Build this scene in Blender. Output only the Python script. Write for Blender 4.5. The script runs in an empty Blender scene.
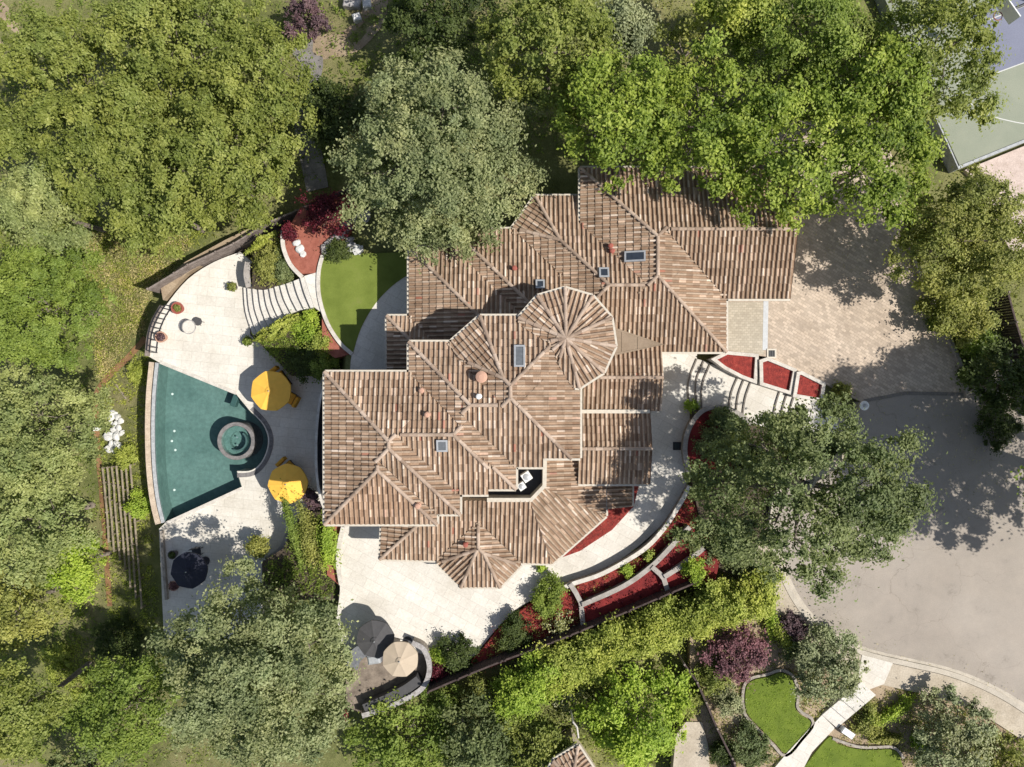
import bpy, math, random
import numpy as np
from mathutils import Vector
R_ = math.radians
PI = math.pi
H = 42.0            # camera height, metres
G = 0.06            # metres per photo pixel on the z = 0 plane
C = bpy.context.scene.collection
scene = bpy.context.scene
random.seed(7)
RNG = np.random.default_rng(11)

# ------------------------------------------------------------------ helpers
def P(px, py, z=0.0):
    k = G * (H - z) / H
    return ((px - 512.0) * k, -(py - 383.5) * k, z)

def spline(pts, n=6, closed=False):
    """Catmull-Rom through the points"""
    pts = [tuple(map(float, p)) for p in pts]
    out = []
    m = len(pts)
    rng = range(m if closed else m - 1)
    for i in rng:
        if closed:
            p0, p1, p2, p3 = pts[(i-1) % m], pts[i], pts[(i+1) % m], pts[(i+2) % m]
        else:
            p0, p1, p2, p3 = pts[max(i-1, 0)], pts[i], pts[i+1], pts[min(i+2, m-1)]
        for k in range(n):
            t = k / n
            out.append(tuple(0.5*((2*b) + (-a+c)*t + (2*a-5*b+4*c-d)*t*t + (-a+3*b-3*c+d)*t**3)
                             for a, b, c, d in zip(p0, p1, p2, p3)))
    if not closed:
        out.append(pts[-1])
    return out

def setp(o, label=None, cat=None, group=None, kind=None):
    if label: o['label'] = label
    if cat: o['category'] = cat
    if group: o['group'] = group
    if kind: o['kind'] = kind
    return o

def thing(name, loc, label, cat, group=None):
    o = bpy.data.objects.new(name, None)
    o.empty_display_size = 0.2
    C.objects.link(o)
    o.location = loc
    return setp(o, label, cat, group)

def wloc(o):
    v = Vector((0, 0, 0))
    while o is not None:
        v = v + o.location
        o = o.parent
    return v

def obj(name, verts, faces, mat, parent=None, uvs=None, smooth=False):
    """verts in world coordinates; faces = list of tuples or (n,4) array"""
    V = np.asarray(verts, dtype=np.float64).reshape(-1, 3)
    if parent is not None:
        org = np.array(wloc(parent)); loc = (0, 0, 0)
    else:
        lo, hi = V.min(0), V.max(0)
        org = np.array(((lo[0]+hi[0])/2, (lo[1]+hi[1])/2, lo[2])); loc = tuple(org)
    V = V - org
    me = bpy.data.meshes.new(name)
    if isinstance(faces, np.ndarray):
        nf, k = faces.shape
        me.vertices.add(len(V)); me.vertices.foreach_set('co', V.astype(np.float32).ravel())
        me.loops.add(nf*k); me.loops.foreach_set('vertex_index', faces.astype(np.int32).ravel())
        me.polygons.add(nf)
        me.polygons.foreach_set('loop_start', np.arange(0, nf*k, k, dtype=np.int32))
        me.update(calc_edges=True)
    else:
        me.from_pydata([tuple(v) for v in V], [], [tuple(f) for f in faces])
        me.update()
    if uvs is not None:      # per-loop uv
        l = me.uv_layers.new(name='UVMap')
        l.data.foreach_set('uv', np.asarray(uvs, dtype=np.float32).ravel())
    if mat is not None:
        me.materials.append(mat)
    me.polygons.foreach_set('use_smooth', [bool(smooth)]*len(me.polygons))
    o = bpy.data.objects.new(name, me)
    C.objects.link(o)
    o.location = loc
    if parent is not None:
        o.parent = parent
    return o

class MB:
    def __init__(s): s.v = []; s.f = []
    def add(s, v, f):
        b = len(s.v); s.v += [tuple(x) for x in v]; s.f += [tuple(b+i for i in q) for q in f]
    def box(s, c, size, rz=0.0, tilt=None):
        hx, hy, hz = [a/2 for a in size]
        vs = []
        for x, y, z in ((-1,-1,-1),(1,-1,-1),(1,1,-1),(-1,1,-1),(-1,-1,1),(1,-1,1),(1,1,1),(-1,1,1)):
            X, Y, Z = x*hx, y*hy, z*hz
            if tilt:
                Y, Z = Y*math.cos(tilt)-Z*math.sin(tilt), Y*math.sin(tilt)+Z*math.cos(tilt)
            vs.append((c[0]+X*math.cos(rz)-Y*math.sin(rz), c[1]+X*math.sin(rz)+Y*math.cos(rz), c[2]+Z))
        s.add(vs, [(3,2,1,0),(4,5,6,7),(0,1,5,4),(1,2,6,5),(2,3,7,6),(3,0,4,7)])
    def bbox(s, c, size, rz=0.0, b=0.02):
        """box with chamfered top edges"""
        hx, hy, hz = [a/2 for a in size]
        vs = []
        for z, q in ((-hz, 0), (hz-b, 0), (hz, b)):
            for x, y in ((-1,-1),(1,-1),(1,1),(-1,1)):
                X, Y = x*(hx-q), y*(hy-q)
                vs.append((c[0]+X*math.cos(rz)-Y*math.sin(rz), c[1]+X*math.sin(rz)+Y*math.cos(rz), c[2]+z))
        f = [(3,2,1,0),(8,9,10,11)]
        for r in (0, 4):
            for i in range(4):
                j = (i+1) % 4
                f.append((r+i, r+j, r+4+j, r+4+i))
        s.add(vs, f)
    def lathe(s, c, prof, n=20, cap=True):
        vs = []
        for r, z in prof:
            for i in range(n):
                a = 2*PI*i/n
                vs.append((c[0]+r*math.cos(a), c[1]+r*math.sin(a), c[2]+z))
        f = []
        for k in range(len(prof)-1):
            for i in range(n):
                j = (i+1) % n
                f.append((k*n+i, k*n+j, (k+1)*n+j, (k+1)*n+i))
        if cap:
            f.append(tuple(reversed(range(n))))
            f.append(tuple((len(prof)-1)*n+i for i in range(n)))
        s.add(vs, f)
    def tube(s, pts, rads, n=7):
        pts = [Vector(p) for p in pts]
        if not hasattr(rads, '__len__'): rads = [rads]*len(pts)
        vs = []
        for i, p in enumerate(pts):
            d = (pts[min(i+1, len(pts)-1)] - pts[max(i-1, 0)])
            if d.length < 1e-6: d = Vector((0,0,1))
            d.normalize()
            a = d.cross(Vector((0,0,1)) if abs(d.z) < .9 else Vector((1,0,0))).normalized()
            b = d.cross(a)
            for k in range(n):
                t = 2*PI*k/n
                vs.append(tuple(p + (a*math.cos(t)+b*math.sin(t))*rads[i]))
        f = []
        for i in range(len(pts)-1):
            for k in range(n):
                j = (k+1) % n
                f.append((i*n+k, i*n+j, (i+1)*n+j, (i+1)*n+k))
        f.append(tuple(range(n))); f.append(tuple(reversed([(len(pts)-1)*n+k for k in range(n)])))
        s.add(vs, f)
    def build(s, name, mat, parent=None, smooth=False):
        return obj(name, s.v, s.f, mat, parent, smooth=smooth)

def area2(p):
    return sum(p[i][0]*p[(i+1) % len(p)][1]-p[(i+1) % len(p)][0]*p[i][1] for i in range(len(p)))

def ccw(p):
    p = list(p)
    return p if area2(p) > 0 else p[::-1]

def prism_world(poly, z0, z1, mb=None):
    poly = ccw([(p[0], p[1]) for p in poly])
    n = len(poly)
    v = [(x, y, z1) for x, y in poly] + [(x, y, z0) for x, y in poly]
    f = [tuple(range(n))] + [(i, n+i, n+(i+1) % n, (i+1) % n) for i in range(n)]
    mb = mb or MB()
    mb.add(v, f)
    return mb

def slab(name, pts, z1, z0, mat, parent=None, **kw):
    """px outline -> solid with its top at z1"""
    o = prism_world([P(p[0], p[1], z1) for p in pts], z0, z1).build(name, mat, parent)
    if kw or parent is None: setp(o, **kw)
    return o

def offset_poly(poly, d):
    """inward offset of a ccw world polygon"""
    poly = ccw([(p[0], p[1]) for p in poly]); n = len(poly); out = []
    for i in range(n):
        a, b, c = Vector(poly[i-1]), Vector(poly[i]), Vector(poly[(i+1) % n])
        e1, e2 = (b-a).normalized(), (c-b).normalized()
        n1, n2 = Vector((-e1.y, e1.x)), Vector((-e2.y, e2.x))
        m = n1+n2
        k = d/max(0.35, 1+n1.dot(n2))
        out.append((b.x+m.x*k, b.y+m.y*k))
    return out

def ring_world(poly, w, z0, z1, mb=None):
    out = ccw([(p[0], p[1]) for p in poly]); inn = offset_poly(out, w); n = len(out)
    v = [(x, y, z1) for x, y in out]+[(x, y, z1) for x, y in inn]+[(x, y, z0) for x, y in out]+[(x, y, z0) for x, y in inn]
    f = []
    for i in range(n):
        j = (i+1) % n
        f += [(i, j, n+j, n+i), (2*n+i, 2*n+j, j, i), (n+i, n+j, 3*n+j, 3*n+i)]
    mb = mb or MB(); mb.add(v, f); return mb

def band_world(path, w, z0, z1, mb=None):
    """wall of width w along a world polyline"""
    pts = [Vector((p[0], p[1])) for p in path]; n = len(pts)
    L, Rr = [], []
    for i, p in enumerate(pts):
        d = (pts[min(i+1, n-1)]-pts[max(i-1, 0)]).normalized()
        q = Vector((-d.y, d.x))*(w/2)
        L.append(p+q); Rr.append(p-q)
    zz0 = z0 if hasattr(z0, '__len__') else [z0]*n
    zz1 = z1 if hasattr(z1, '__len__') else [z1]*n
    v = []
    for i in range(n):
        v += [(L[i].x, L[i].y, zz0[i]), (Rr[i].x, Rr[i].y, zz0[i]), (Rr[i].x, Rr[i].y, zz1[i]), (L[i].x, L[i].y, zz1[i])]
    f = []
    for i in range(n-1):
        a, b = 4*i, 4*i+4
        for k in range(4):
            j = (k+1) % 4
            f.append((a+k, a+j, b+j, b+k))
    f += [(0, 3, 2, 1), (4*n-4, 4*n-3, 4*n-2, 4*n-1)]
    mb = mb or MB(); mb.add(v, f); return mb

def band_px(path, w, z0, z1, mb=None):
    z = z1 if not hasattr(z1, '__len__') else z1[0]
    return band_world([P(p[0], p[1], z) for p in path], w, z0, z1, mb)

# ------------------------------------------------------------------ materials
def new_mat(name):
    m = bpy.data.materials.new(name); m.use_nodes = True
    nt = m.node_tree; nt.nodes.clear()
    out = nt.nodes.new('ShaderNodeOutputMaterial')
    b = nt.nodes.new('ShaderNodeBsdfPrincipled')
    nt.links.new(b.outputs[0], out.inputs[0])
    return m, nt, b, out

def N(nt, t, **kw):
    n = nt.nodes.new(t)
    for k, v in kw.items():
        if k.startswith('i_'):
            n.inputs[int(k[2:]) if k[2:].isdigit() else k[2:]].default_value = v
        else:
            setattr(n, k, v)
    return n

def ramp(nt, stops, interp='LINEAR'):
    r = nt.nodes.new('ShaderNodeValToRGB'); r.color_ramp.interpolation = interp
    e = r.color_ramp.elements
    while len(e) < len(stops): e.new(0.5)
    for x, (p, c) in zip(e, stops):
        x.position = p; x.color = (*c, 1)
    return r

def mixc(nt, a, b, fac, mode='MIX'):
    m = nt.nodes.new('ShaderNodeMix'); m.data_type = 'RGBA'; m.blend_type = mode
    for s, v in ((0, fac), (6, a), (7, b)):
        if hasattr(v, 'is_linked') or isinstance(v, bpy.types.NodeSocket): nt.links.new(v, m.inputs[s])
        else: m.inputs[s].default_value = v if s == 0 else (*v, 1)
    return m.outputs[2]

def geo_pos(nt):
    return N(nt, 'ShaderNodeNewGeometry').outputs['Position']

def noise(nt, scale, detail=6, rough=.6, vec=None):
    n = N(nt, 'ShaderNodeTexNoise'); n.inputs['Scale'].default_value = scale
    n.inputs['Detail'].default_value = detail; n.inputs['Roughness'].default_value = rough
    nt.links.new(vec if vec is not None else geo_pos(nt), n.inputs['Vector'])
    return n.outputs['Fac']

def bump(nt, b, h, strength=.3, dist=.02):
    n = N(nt, 'ShaderNodeBump'); n.inputs['Strength'].default_value = strength; n.inputs['Distance'].default_value = dist
    nt.links.new(h, n.inputs['Height']); nt.links.new(n.outputs[0], b.inputs['Normal'])

def noisy(name, c1, c2, c3=None, scale=1.0, fine=14.0, rough=.85, bmp=.25, dist=.02, spec=.3):
    m, nt, b, o = new_mat(name)
    n1, n2 = noise(nt, scale), noise(nt, fine, 4, .7)
    r = ramp(nt, [(.32, c1), (.62, c2)] + ([(.78, c3)] if c3 else []))
    nt.links.new(n1, r.inputs[0])
    g = ramp(nt, [(.25, (.66, .66, .66)), (.75, (1.25, 1.25, 1.25))]); nt.links.new(n2, g.inputs[0])
    nt.links.new(mixc(nt, r.outputs[0], g.outputs[0], .8, 'MULTIPLY'), b.inputs['Base Color'])
    b.inputs['Roughness'].default_value = rough
    b.inputs['Specular IOR Level'].default_value = spec
    if bmp: bump(nt, b, n2, bmp, dist)
    return m

def plain(name, c, rough=.5, metal=0.0, var=.12, scale=6):
    m, nt, b, o = new_mat(name)
    n = noise(nt, scale)
    r = ramp(nt, [(.3, tuple(x*(1-var) for x in c)), (.7, tuple(min(1, x*(1+var)) for x in c))])
    nt.links.new(n, r.inputs[0]); nt.links.new(r.outputs[0], b.inputs['Base Color'])
    b.inputs['Roughness'].default_value = rough; b.inputs['Metallic'].default_value = metal
    return m

def paving(name, base, mortar, scale, w, h, vary=.12, stain=.5, msize=.02, rot=0.0, rough=.8, stain_col=(.72, .68, .62)):
    m, nt, b, o = new_mat(name)
    mp = N(nt, 'ShaderNodeMapping'); mp.inputs['Rotation'].default_value = (0, 0, rot)
    nt.links.new(geo_pos(nt), mp.inputs['Vector'])
    wv = N(nt, 'ShaderNodeTexBrick'); wv.offset = .5
    wv.inputs['Scale'].default_value = scale; wv.inputs['Brick Width'].default_value = w; wv.inputs['Row Height'].default_value = h
    wv.inputs['Mortar Size'].default_value = msize
    wv.inputs['Color1'].default_value = (*[c*(1-vary) for c in base], 1)
    wv.inputs['Color2'].default_value = (*[min(1, c*(1+vary)) for c in base], 1)
    wv.inputs['Mortar'].default_value = (*mortar, 1)
    nt.links.new(mp.outputs[0], wv.inputs['Vector'])
    n1, n2 = noise(nt, .35, 8, .65), noise(nt, 9, 6, .7)
    r = ramp(nt, [(.3, stain_col), (.6, (1.05, 1.05, 1.05))]); nt.links.new(n1, r.inputs[0])
    c = mixc(nt, wv.outputs['Color'], r.outputs[0], stain, 'MULTIPLY')
    g = ramp(nt, [(.28, (.72, .70, .68)), (.7, (1.12, 1.12, 1.12))]); nt.links.new(n2, g.inputs[0])
    nt.links.new(mixc(nt, c, g.outputs[0], .6, 'MULTIPLY'), b.inputs['Base Color'])
    b.inputs['Roughness'].default_value = rough
    b.inputs['Specular IOR Level'].default_value = .3
    bump(nt, b, n2, .2, .01)
    return m

def leaf_mat(name, dark, mid, light, trans=.42, odd=None):
    """uv.x = random number of the leaf, uv.y = random number of its twig"""
    m, nt, b, out = new_mat(name)
    uv = N(nt, 'ShaderNodeUVMap'); uv.uv_map = 'UVMap'
    sp = N(nt, 'ShaderNodeSeparateXYZ'); nt.links.new(uv.outputs[0], sp.inputs[0])
    ad = N(nt, 'ShaderNodeMath', operation='MULTIPLY_ADD'); ad.inputs[1].default_value = .5
    nt.links.new(sp.outputs[0], ad.inputs[0])
    h = N(nt, 'ShaderNodeMath', operation='MULTIPLY'); h.inputs[1].default_value = .5
    nt.links.new(sp.outputs[1], h.inputs[0]); nt.links.new(h.outputs[0], ad.inputs[2])
    st = [(.12, dark), (.5, mid), (.88, light)]
    if odd: st.append((.97, odd))
    r = ramp(nt, st); nt.links.new(ad.outputs[0], r.inputs[0])
    n1 = noise(nt, .45, 3, .5)
    g = ramp(nt, [(.35, (.78, .84, .8)), (.65, (1.2, 1.12, 1.05))]); nt.links.new(n1, g.inputs[0])
    col = mixc(nt, r.outputs[0], g.outputs[0], .8, 'MULTIPLY')
    nt.links.new(col, b.inputs['Base Color'])
    b.inputs['Roughness'].default_value = .55; b.inputs['Specular IOR Level'].default_value = .35
    t = N(nt, 'ShaderNodeBsdfTranslucent')
    tc = mixc(nt, col, (1.0, 1.25, .45), 1.0, 'MULTIPLY'); nt.links.new(tc, t.inputs[0])
    mx = N(nt, 'ShaderNodeMixShader'); mx.inputs[0].default_value = trans
    nt.links.new(b.outputs[0], mx.inputs[1]); nt.links.new(t.outputs[0], mx.inputs[2])
    nt.links.new(mx.outputs[0], out.inputs[0])
    return m

def tile_mat(name, cols, pan=(1, 1, 1)):
    m, nt, b, out = new_mat(name)
    uv = N(nt, 'ShaderNodeUVMap'); uv.uv_map = 'UVMap'
    fl = N(nt, 'ShaderNodeVectorMath', operation='FLOOR'); nt.links.new(uv.outputs[0], fl.inputs[0])
    wn = N(nt, 'ShaderNodeTexWhiteNoise', noise_dimensions='2D'); nt.links.new(fl.outputs[0], wn.inputs['Vector'])
    r = ramp(nt, cols); nt.links.new(wn.outputs['Value'], r.inputs[0])
    n1, n2 = noise(nt, .55, 8, .7), noise(nt, 16, 4, .7)
    g1 = ramp(nt, [(.32, (.62, .60, .57)), (.5, (1, 1, 1)), (.72, (1.18, 1.17, 1.14))]); nt.links.new(n1, g1.inputs[0])
    g2 = ramp(nt, [(.3, (.7, .68, .66)), (.7, (1.15, 1.15, 1.15))]); nt.links.new(n2, g2.inputs[0])
    # channel (pan) tiles painted darker to deepen the shade between the ribs
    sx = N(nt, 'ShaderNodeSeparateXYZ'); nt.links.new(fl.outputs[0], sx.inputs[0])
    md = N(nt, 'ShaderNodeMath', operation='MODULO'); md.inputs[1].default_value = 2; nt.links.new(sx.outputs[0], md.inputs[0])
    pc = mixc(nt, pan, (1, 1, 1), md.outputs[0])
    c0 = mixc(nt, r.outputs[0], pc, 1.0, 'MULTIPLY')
    c = mixc(nt, mixc(nt, c0, g1.outputs[0], .8, 'MULTIPLY'), g2.outputs[0], .7, 'MULTIPLY')
    nt.links.new(c, b.inputs['Base Color'])
    b.inputs['Roughness'].default_value = .9; b.inputs['Specular IOR Level'].default_value = .2
    return m

M = {}
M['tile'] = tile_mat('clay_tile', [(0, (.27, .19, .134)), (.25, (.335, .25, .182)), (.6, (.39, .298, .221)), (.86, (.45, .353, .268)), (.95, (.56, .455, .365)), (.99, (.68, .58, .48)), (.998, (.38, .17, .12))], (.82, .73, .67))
M['deck'] = plain('roof_underlay', (.13, .09, .07), .9)
M['cap'] = tile_mat('ridge_tile', [(0, (.28, .205, .155)), (.5, (.37, .28, .215)), (1, (.47, .37, .295))])
M['stucco'] = noisy('stucco', (.50, .42, .32), (.56, .48, .38), scale=2, fine=30)
M['gutter'] = plain('gutter_paint', (.50, .45, .37), .5)
M['flatroof'] = noisy('flat_roof_felt', (.235, .175, .122), (.275, .208, .148), scale=1.2, fine=25, bmp=.1)
M['concrete'] = paving('pale_paving', (.625, .595, .535), (.50, .47, .415), 1.0, 1.2, .6, .05, .7, .012, .1)
M['walk'] = paving('front_paving', (.635, .605, .55), (.51, .48, .43), 1.0, 1.0, .6, .05, .65, .012, .5)
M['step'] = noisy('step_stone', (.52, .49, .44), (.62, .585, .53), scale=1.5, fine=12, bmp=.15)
M['riser'] = noisy('riser_shade_and_threshold', (.16, .14, .12), (.22, .195, .17), scale=3, fine=14)  # dark tone paints the riser shade; the drive threshold shares it
M['cap_stone'] = noisy('wall_cap_stone', (.45, .41, .36), (.60, .56, .50), scale=2.5, fine=16, bmp=.2)
M['cap_grey'] = noisy('grey_cap_stone', (.25, .225, .20), (.36, .33, .30), scale=2.5, fine=16, bmp=.2)
M['wall_stone'] = noisy('retaining_stone', (.22, .19, .16), (.36, .32, .27), scale=4, fine=14, bmp=.5, dist=.05)
M['tan_stone'] = noisy('tan_coping', (.42, .33, .25), (.55, .45, .35), scale=3, fine=12)
M['drive'] = paving('driveway_pavers', (.475, .39, .31), (.36, .295, .235), 1.0, .30, .16, .2, .7, .012, .55, stain_col=(.8, .77, .73))
M['apron'] = paving('apron_pavers', (.45, .40, .32), (.36, .32, .255), 1.0, .24, .14, .12, .6, .012, .0, stain_col=(.8, .77, .73))
M['drain'] = plain('drain_metal', (.42, .43, .44), .5)
def road_mat():
    m, nt, b, o = new_mat('old_asphalt')
    n1, n2, n3 = noise(nt, .18, 8, .6), noise(nt, 22, 5, .8), noise(nt, .9, 9, .72)
    r = ramp(nt, [(.3, (.295, .258, .22)), (.7, (.352, .311, .268))]); nt.links.new(n1, r.inputs[0])
    g = ramp(nt, [(.25, (.72, .72, .72)), (.75, (1.2, 1.2, 1.2))]); nt.links.new(n2, g.inputs[0])
    v = N(nt, 'ShaderNodeTexVoronoi', feature='DISTANCE_TO_EDGE'); v.inputs['Scale'].default_value = .22
    dm = N(nt, 'ShaderNodeVectorMath', operation='MULTIPLY_ADD')
    nn = N(nt, 'ShaderNodeTexNoise'); nn.inputs['Scale'].default_value = .5; nn.inputs['Detail'].default_value = 6
    nt.links.new(geo_pos(nt), nn.inputs['Vector']); nt.links.new(nn.outputs['Color'], dm.inputs[0])
    dm.inputs[1].default_value = (3, 3, 0); nt.links.new(geo_pos(nt), dm.inputs[2]); nt.links.new(dm.outputs[0], v.inputs['Vector'])
    cr = ramp(nt, [(.0, (.70, .68, .66)), (.004, (1, 1, 1))]); nt.links.new(v.outputs['Distance'], cr.inputs[0])
    st = ramp(nt, [(.28, (.70, .69, .68)), (.40, (.95, .95, .95)), (.65, (1.05, 1.04, 1.03))]); nt.links.new(n3, st.inputs[0])
    c = mixc(nt, mixc(nt, mixc(nt, r.outputs[0], g.outputs[0], .7, 'MULTIPLY'), cr.outputs[0], .7, 'MULTIPLY'), st.outputs[0], 1, 'MULTIPLY')
    nt.links.new(c, b.inputs['Base Color']); b.inputs['Roughness'].default_value = .9
    b.inputs['Specular IOR Level'].default_value = .2
    bump(nt, b, n2, .3, .01)
    return m
M['road'] = road_mat()
M['curb'] = noisy('kerb_concrete', (.38, .34, .28), (.47, .42, .35), scale=1.5, fine=18, bmp=.15)
M['sidewalk'] = noisy('worn_pavement', (.34, .285, .215), (.45, .39, .31), scale=.8, fine=10, bmp=.2)
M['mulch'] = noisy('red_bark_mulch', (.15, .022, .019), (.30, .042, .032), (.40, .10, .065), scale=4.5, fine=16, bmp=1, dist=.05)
M['mulch_shaded'] = noisy('shaded_red_bark_mulch', (.12, .013, .014), (.23, .026, .024), (.29, .05, .04), scale=1.6, fine=20, bmp=.8, dist=.05)  # red mulch darkened for the shade over the upper and oak beds
M['redbark'] = noisy('orange_bark', (.24, .075, .05), (.33, .115, .08), scale=3, fine=22, bmp=.4, dist=.03)
M['soil'] = noisy('dark_soil', (.045, .034, .024), (.085, .065, .045), (.11, .09, .06), scale=1.2, fine=14, bmp=.7, dist=.05)
M['tan_soil'] = noisy('dry_soil', (.26, .19, .125), (.36, .28, .19), scale=1, fine=12, bmp=.5, dist=.04)
M['turf'] = noisy('artificial_turf', (.115, .150, .022), (.155, .195, .034), (.18, .20, .05), scale=.9, fine=40, bmp=.4)
M['lawn'] = noisy('mown_lawn', (.085, .125, .010), (.125, .17, .016), (.16, .18, .035), scale=1.2, fine=30, bmp=.5)
M['plaster'] = noisy('pool_plaster', (.092, .158, .146), (.135, .212, .196), scale=.6, fine=3.5, bmp=.0)
M['pooldark'] = plain('pool_wall_tile', (.05, .10, .095), .4)
M['weir'] = noisy('weir_stone', (.30, .31, .32), (.42, .43, .44), scale=4, fine=14)
M['spa_stone'] = noisy('spa_stone', (.12, .112, .11), (.215, .20, .195), scale=4, fine=14)
def water_mat():
    m, nt, b, out = new_mat('pool_water'); nt.nodes.remove(b)
    t = N(nt, 'ShaderNodeBsdfTransparent'); t.inputs[0].default_value = (.87, .95, .94, 1)
    g = N(nt, 'ShaderNodeBsdfGlossy'); g.inputs['Roughness'].default_value = .04
    f = N(nt, 'ShaderNodeFresnel'); f.inputs[0].default_value = 1.33
    bp = N(nt, 'ShaderNodeBump'); bp.inputs['Strength'].default_value = .25; bp.inputs['Distance'].default_value = .03
    nt.links.new(noise(nt, 2.2, 4, .5), bp.inputs['Height'])
    nt.links.new(bp.outputs[0], g.inputs['Normal']); nt.links.new(bp.outputs[0], f.inputs['Normal'])
    mx = N(nt, 'ShaderNodeMixShader'); nt.links.new(f.outputs[0], mx.inputs[0])
    nt.links.new(t.outputs[0], mx.inputs[1]); nt.links.new(g.outputs[0], mx.inputs[2]); nt.links.new(mx.outputs[0], out.inputs[0])
    return m
M['water'] = water_mat()
M['yellow'] = plain('yellow_canvas', (.82, .46, .065), .8, var=.06, scale=3)
M['gold'] = plain('gold_cushion', (.60, .31, .03), .85)
M['navy'] = plain('navy_canvas', (.012, .014, .028), .8, var=.25)
M['beige'] = plain('beige_canvas', (.42, .34, .25), .85, var=.06, scale=3)
M['charcoal'] = plain('charcoal_canvas', (.06, .058, .06), .8)
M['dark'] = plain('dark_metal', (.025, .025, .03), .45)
M['granite'] = noisy('grey_granite', (.11, .115, .13), (.19, .195, .21), scale=8, fine=40, rough=.35, bmp=0)
M['white'] = plain('white_paint', (.72, .72, .70), .5, var=.04)
M['grey'] = plain('grey_metal', (.40, .41, .42), .4, .3)
M['glass'] = plain('skylight_glass', (.028, .036, .05), .35, 0, .2)
M['glass_grey'] = plain('skylight_glass_grey', (.12, .13, .14), .35, 0, .2)
M['clay'] = plain('terracotta', (.46, .27, .19), .85)
M['redclay'] = plain('red_terracotta', (.30, .085, .06), .8)
M['pot_dark'] = plain('dark_glazed_pot', (.06, .045, .04), .4)
M['fence'] = noisy('weathered_fence', (.15, .12, .105), (.27, .225, .20), scale=3, fine=20, bmp=.3)
M['fence_dark'] = noisy('dark_fence', (.045, .032, .03), (.085, .06, .055), scale=3, fine=20, bmp=.3)
M['wood'] = noisy('pale_timber', (.17, .14, .10), (.30, .25, .185), scale=3, fine=16)
M['rock'] = noisy('white_rock', (.46, .45, .43), (.66, .65, .62), scale=4, fine=14, bmp=.5, dist=.05)
M['grey_rock'] = noisy('grey_rock', (.22, .20, .19), (.40, .38, .37), scale=5, fine=14, bmp=.5, dist=.05)
M['bark'] = noisy('tree_bark', (.13, .105, .085), (.22, .185, .15), scale=4, fine=14, bmp=.6, dist=.04)
M['court_green'] = noisy('court_green', (.235, .255, .195), (.265, .28, .215), scale=.8, fine=30, bmp=.1)
M['court_blue'] = noisy('court_blue', (.175, .185, .245), (.195, .205, .27), scale=.8, fine=30, bmp=.1)
M['line'] = plain('court_line', (.50, .50, .47), .7, var=.05)
M['pink_pave'] = noisy('pink_paving', (.44, .35, .30), (.54, .44, .39), scale=2, fine=14)
M['limb'] = noisy('sunlit_bark', (.30, .255, .20), (.42, .37, .30), scale=4, fine=16, bmp=.5, dist=.03)  # bark colour lightened so the limb looks sunlit
M['shell'] = noisy('spa_plaster', (.13, .19, .175), (.18, .25, .235), scale=2, fine=8, bmp=0)
def ground_mat():
    m, nt, b, o = new_mat('hillside_ground')
    n1, n2, n3 = noise(nt, .16, 6, .6), noise(nt, 1.6, 6, .65), noise(nt, 12, 5, .75)
    r1 = ramp(nt, [(.36, (.11, .125, .04)), (.5, (.21, .20, .085)), (.64, (.32, .26, .145))]); nt.links.new(n1, r1.inputs[0])
    r2 = ramp(nt, [(.3, (.075, .09, .028)), (.55, (.17, .185, .065)), (.75, (.30, .255, .145))]); nt.links.new(n2, r2.inputs[0])
    g = ramp(nt, [(.25, (.6, .6, .6)), (.75, (1.3, 1.3, 1.3))]); nt.links.new(n3, g.inputs[0])
    c = mixc(nt, mixc(nt, r1.outputs[0], r2.outputs[0], .5), g.outputs[0], .9, 'MULTIPLY')
    nt.links.new(c, b.inputs['Base Color']); b.inputs['Roughness'].default_value = .95
    b.inputs['Specular IOR Level'].default_value = .1
    bump(nt, b, n3, .8, .06)
    return m
M['ground'] = ground_mat()

# foliage palettes
LP = {}
LP['olive'] = leaf_mat('leaf_olive', (.115,.140,.022), (.235,.27,.056), (.37,.395,.12))
LP['oakgrey'] = leaf_mat('leaf_oak_greygreen', (.12,.145,.058), (.265,.29,.138), (.43,.45,.24))
LP['oakdark'] = leaf_mat('leaf_oak_dark', (.080,.105,.034), (.170,.205,.080), (.290,.33,.150))
LP['green'] = leaf_mat('leaf_green', (.095,.14,.018), (.21,.275,.046), (.34,.41,.10))
LP['maple'] = leaf_mat('leaf_maple', (.09,.135,.012), (.24,.31,.042), (.42,.48,.10), .40)
LP['bright'] = leaf_mat('leaf_bright', (.15,.22,.016), (.33,.43,.05), (.52,.61,.12), .42)
LP['yellow'] = leaf_mat('leaf_yellowgreen', (.165,.20,.026), (.36,.395,.072), (.58,.60,.16), .42)
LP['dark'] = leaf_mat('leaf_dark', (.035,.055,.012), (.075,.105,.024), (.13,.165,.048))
LP['silver'] = leaf_mat('leaf_silver', (.13,.145,.070), (.27,.29,.155), (.42,.44,.25), .3)
LP['willow'] = leaf_mat('leaf_willow', (.13,.155,.05), (.30,.335,.120), (.47,.50,.22))
LP['purple'] = leaf_mat('leaf_purple', (.10,.04,.05), (.20,.085,.105), (.33,.16,.18), .3)
LP['plum'] = leaf_mat('leaf_plum', (0.047, 0.028, 0.037), (0.094, 0.053, 0.066), (0.172, 0.109, 0.118), .2)
LP['crimson'] = leaf_mat('leaf_crimson', (.045,.004,.008), (.11,.010,.020), (.21,.025,.045), .3)
LP['olivebrown'] = leaf_mat('leaf_olivebrown', (.13,.14,.028), (.28,.29,.070), (.44,.44,.14))
LP['dry'] = leaf_mat('grass_dry', (0.199, 0.182, 0.073), (0.399, 0.345, 0.154), (0.617, 0.526, 0.272), .2)
LP['flower'] = leaf_mat('leaf_flower', (0.148, 0.165, 0.033), (0.314, 0.314, 0.099), (0.693, 0.660, 0.462), .25)

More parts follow.
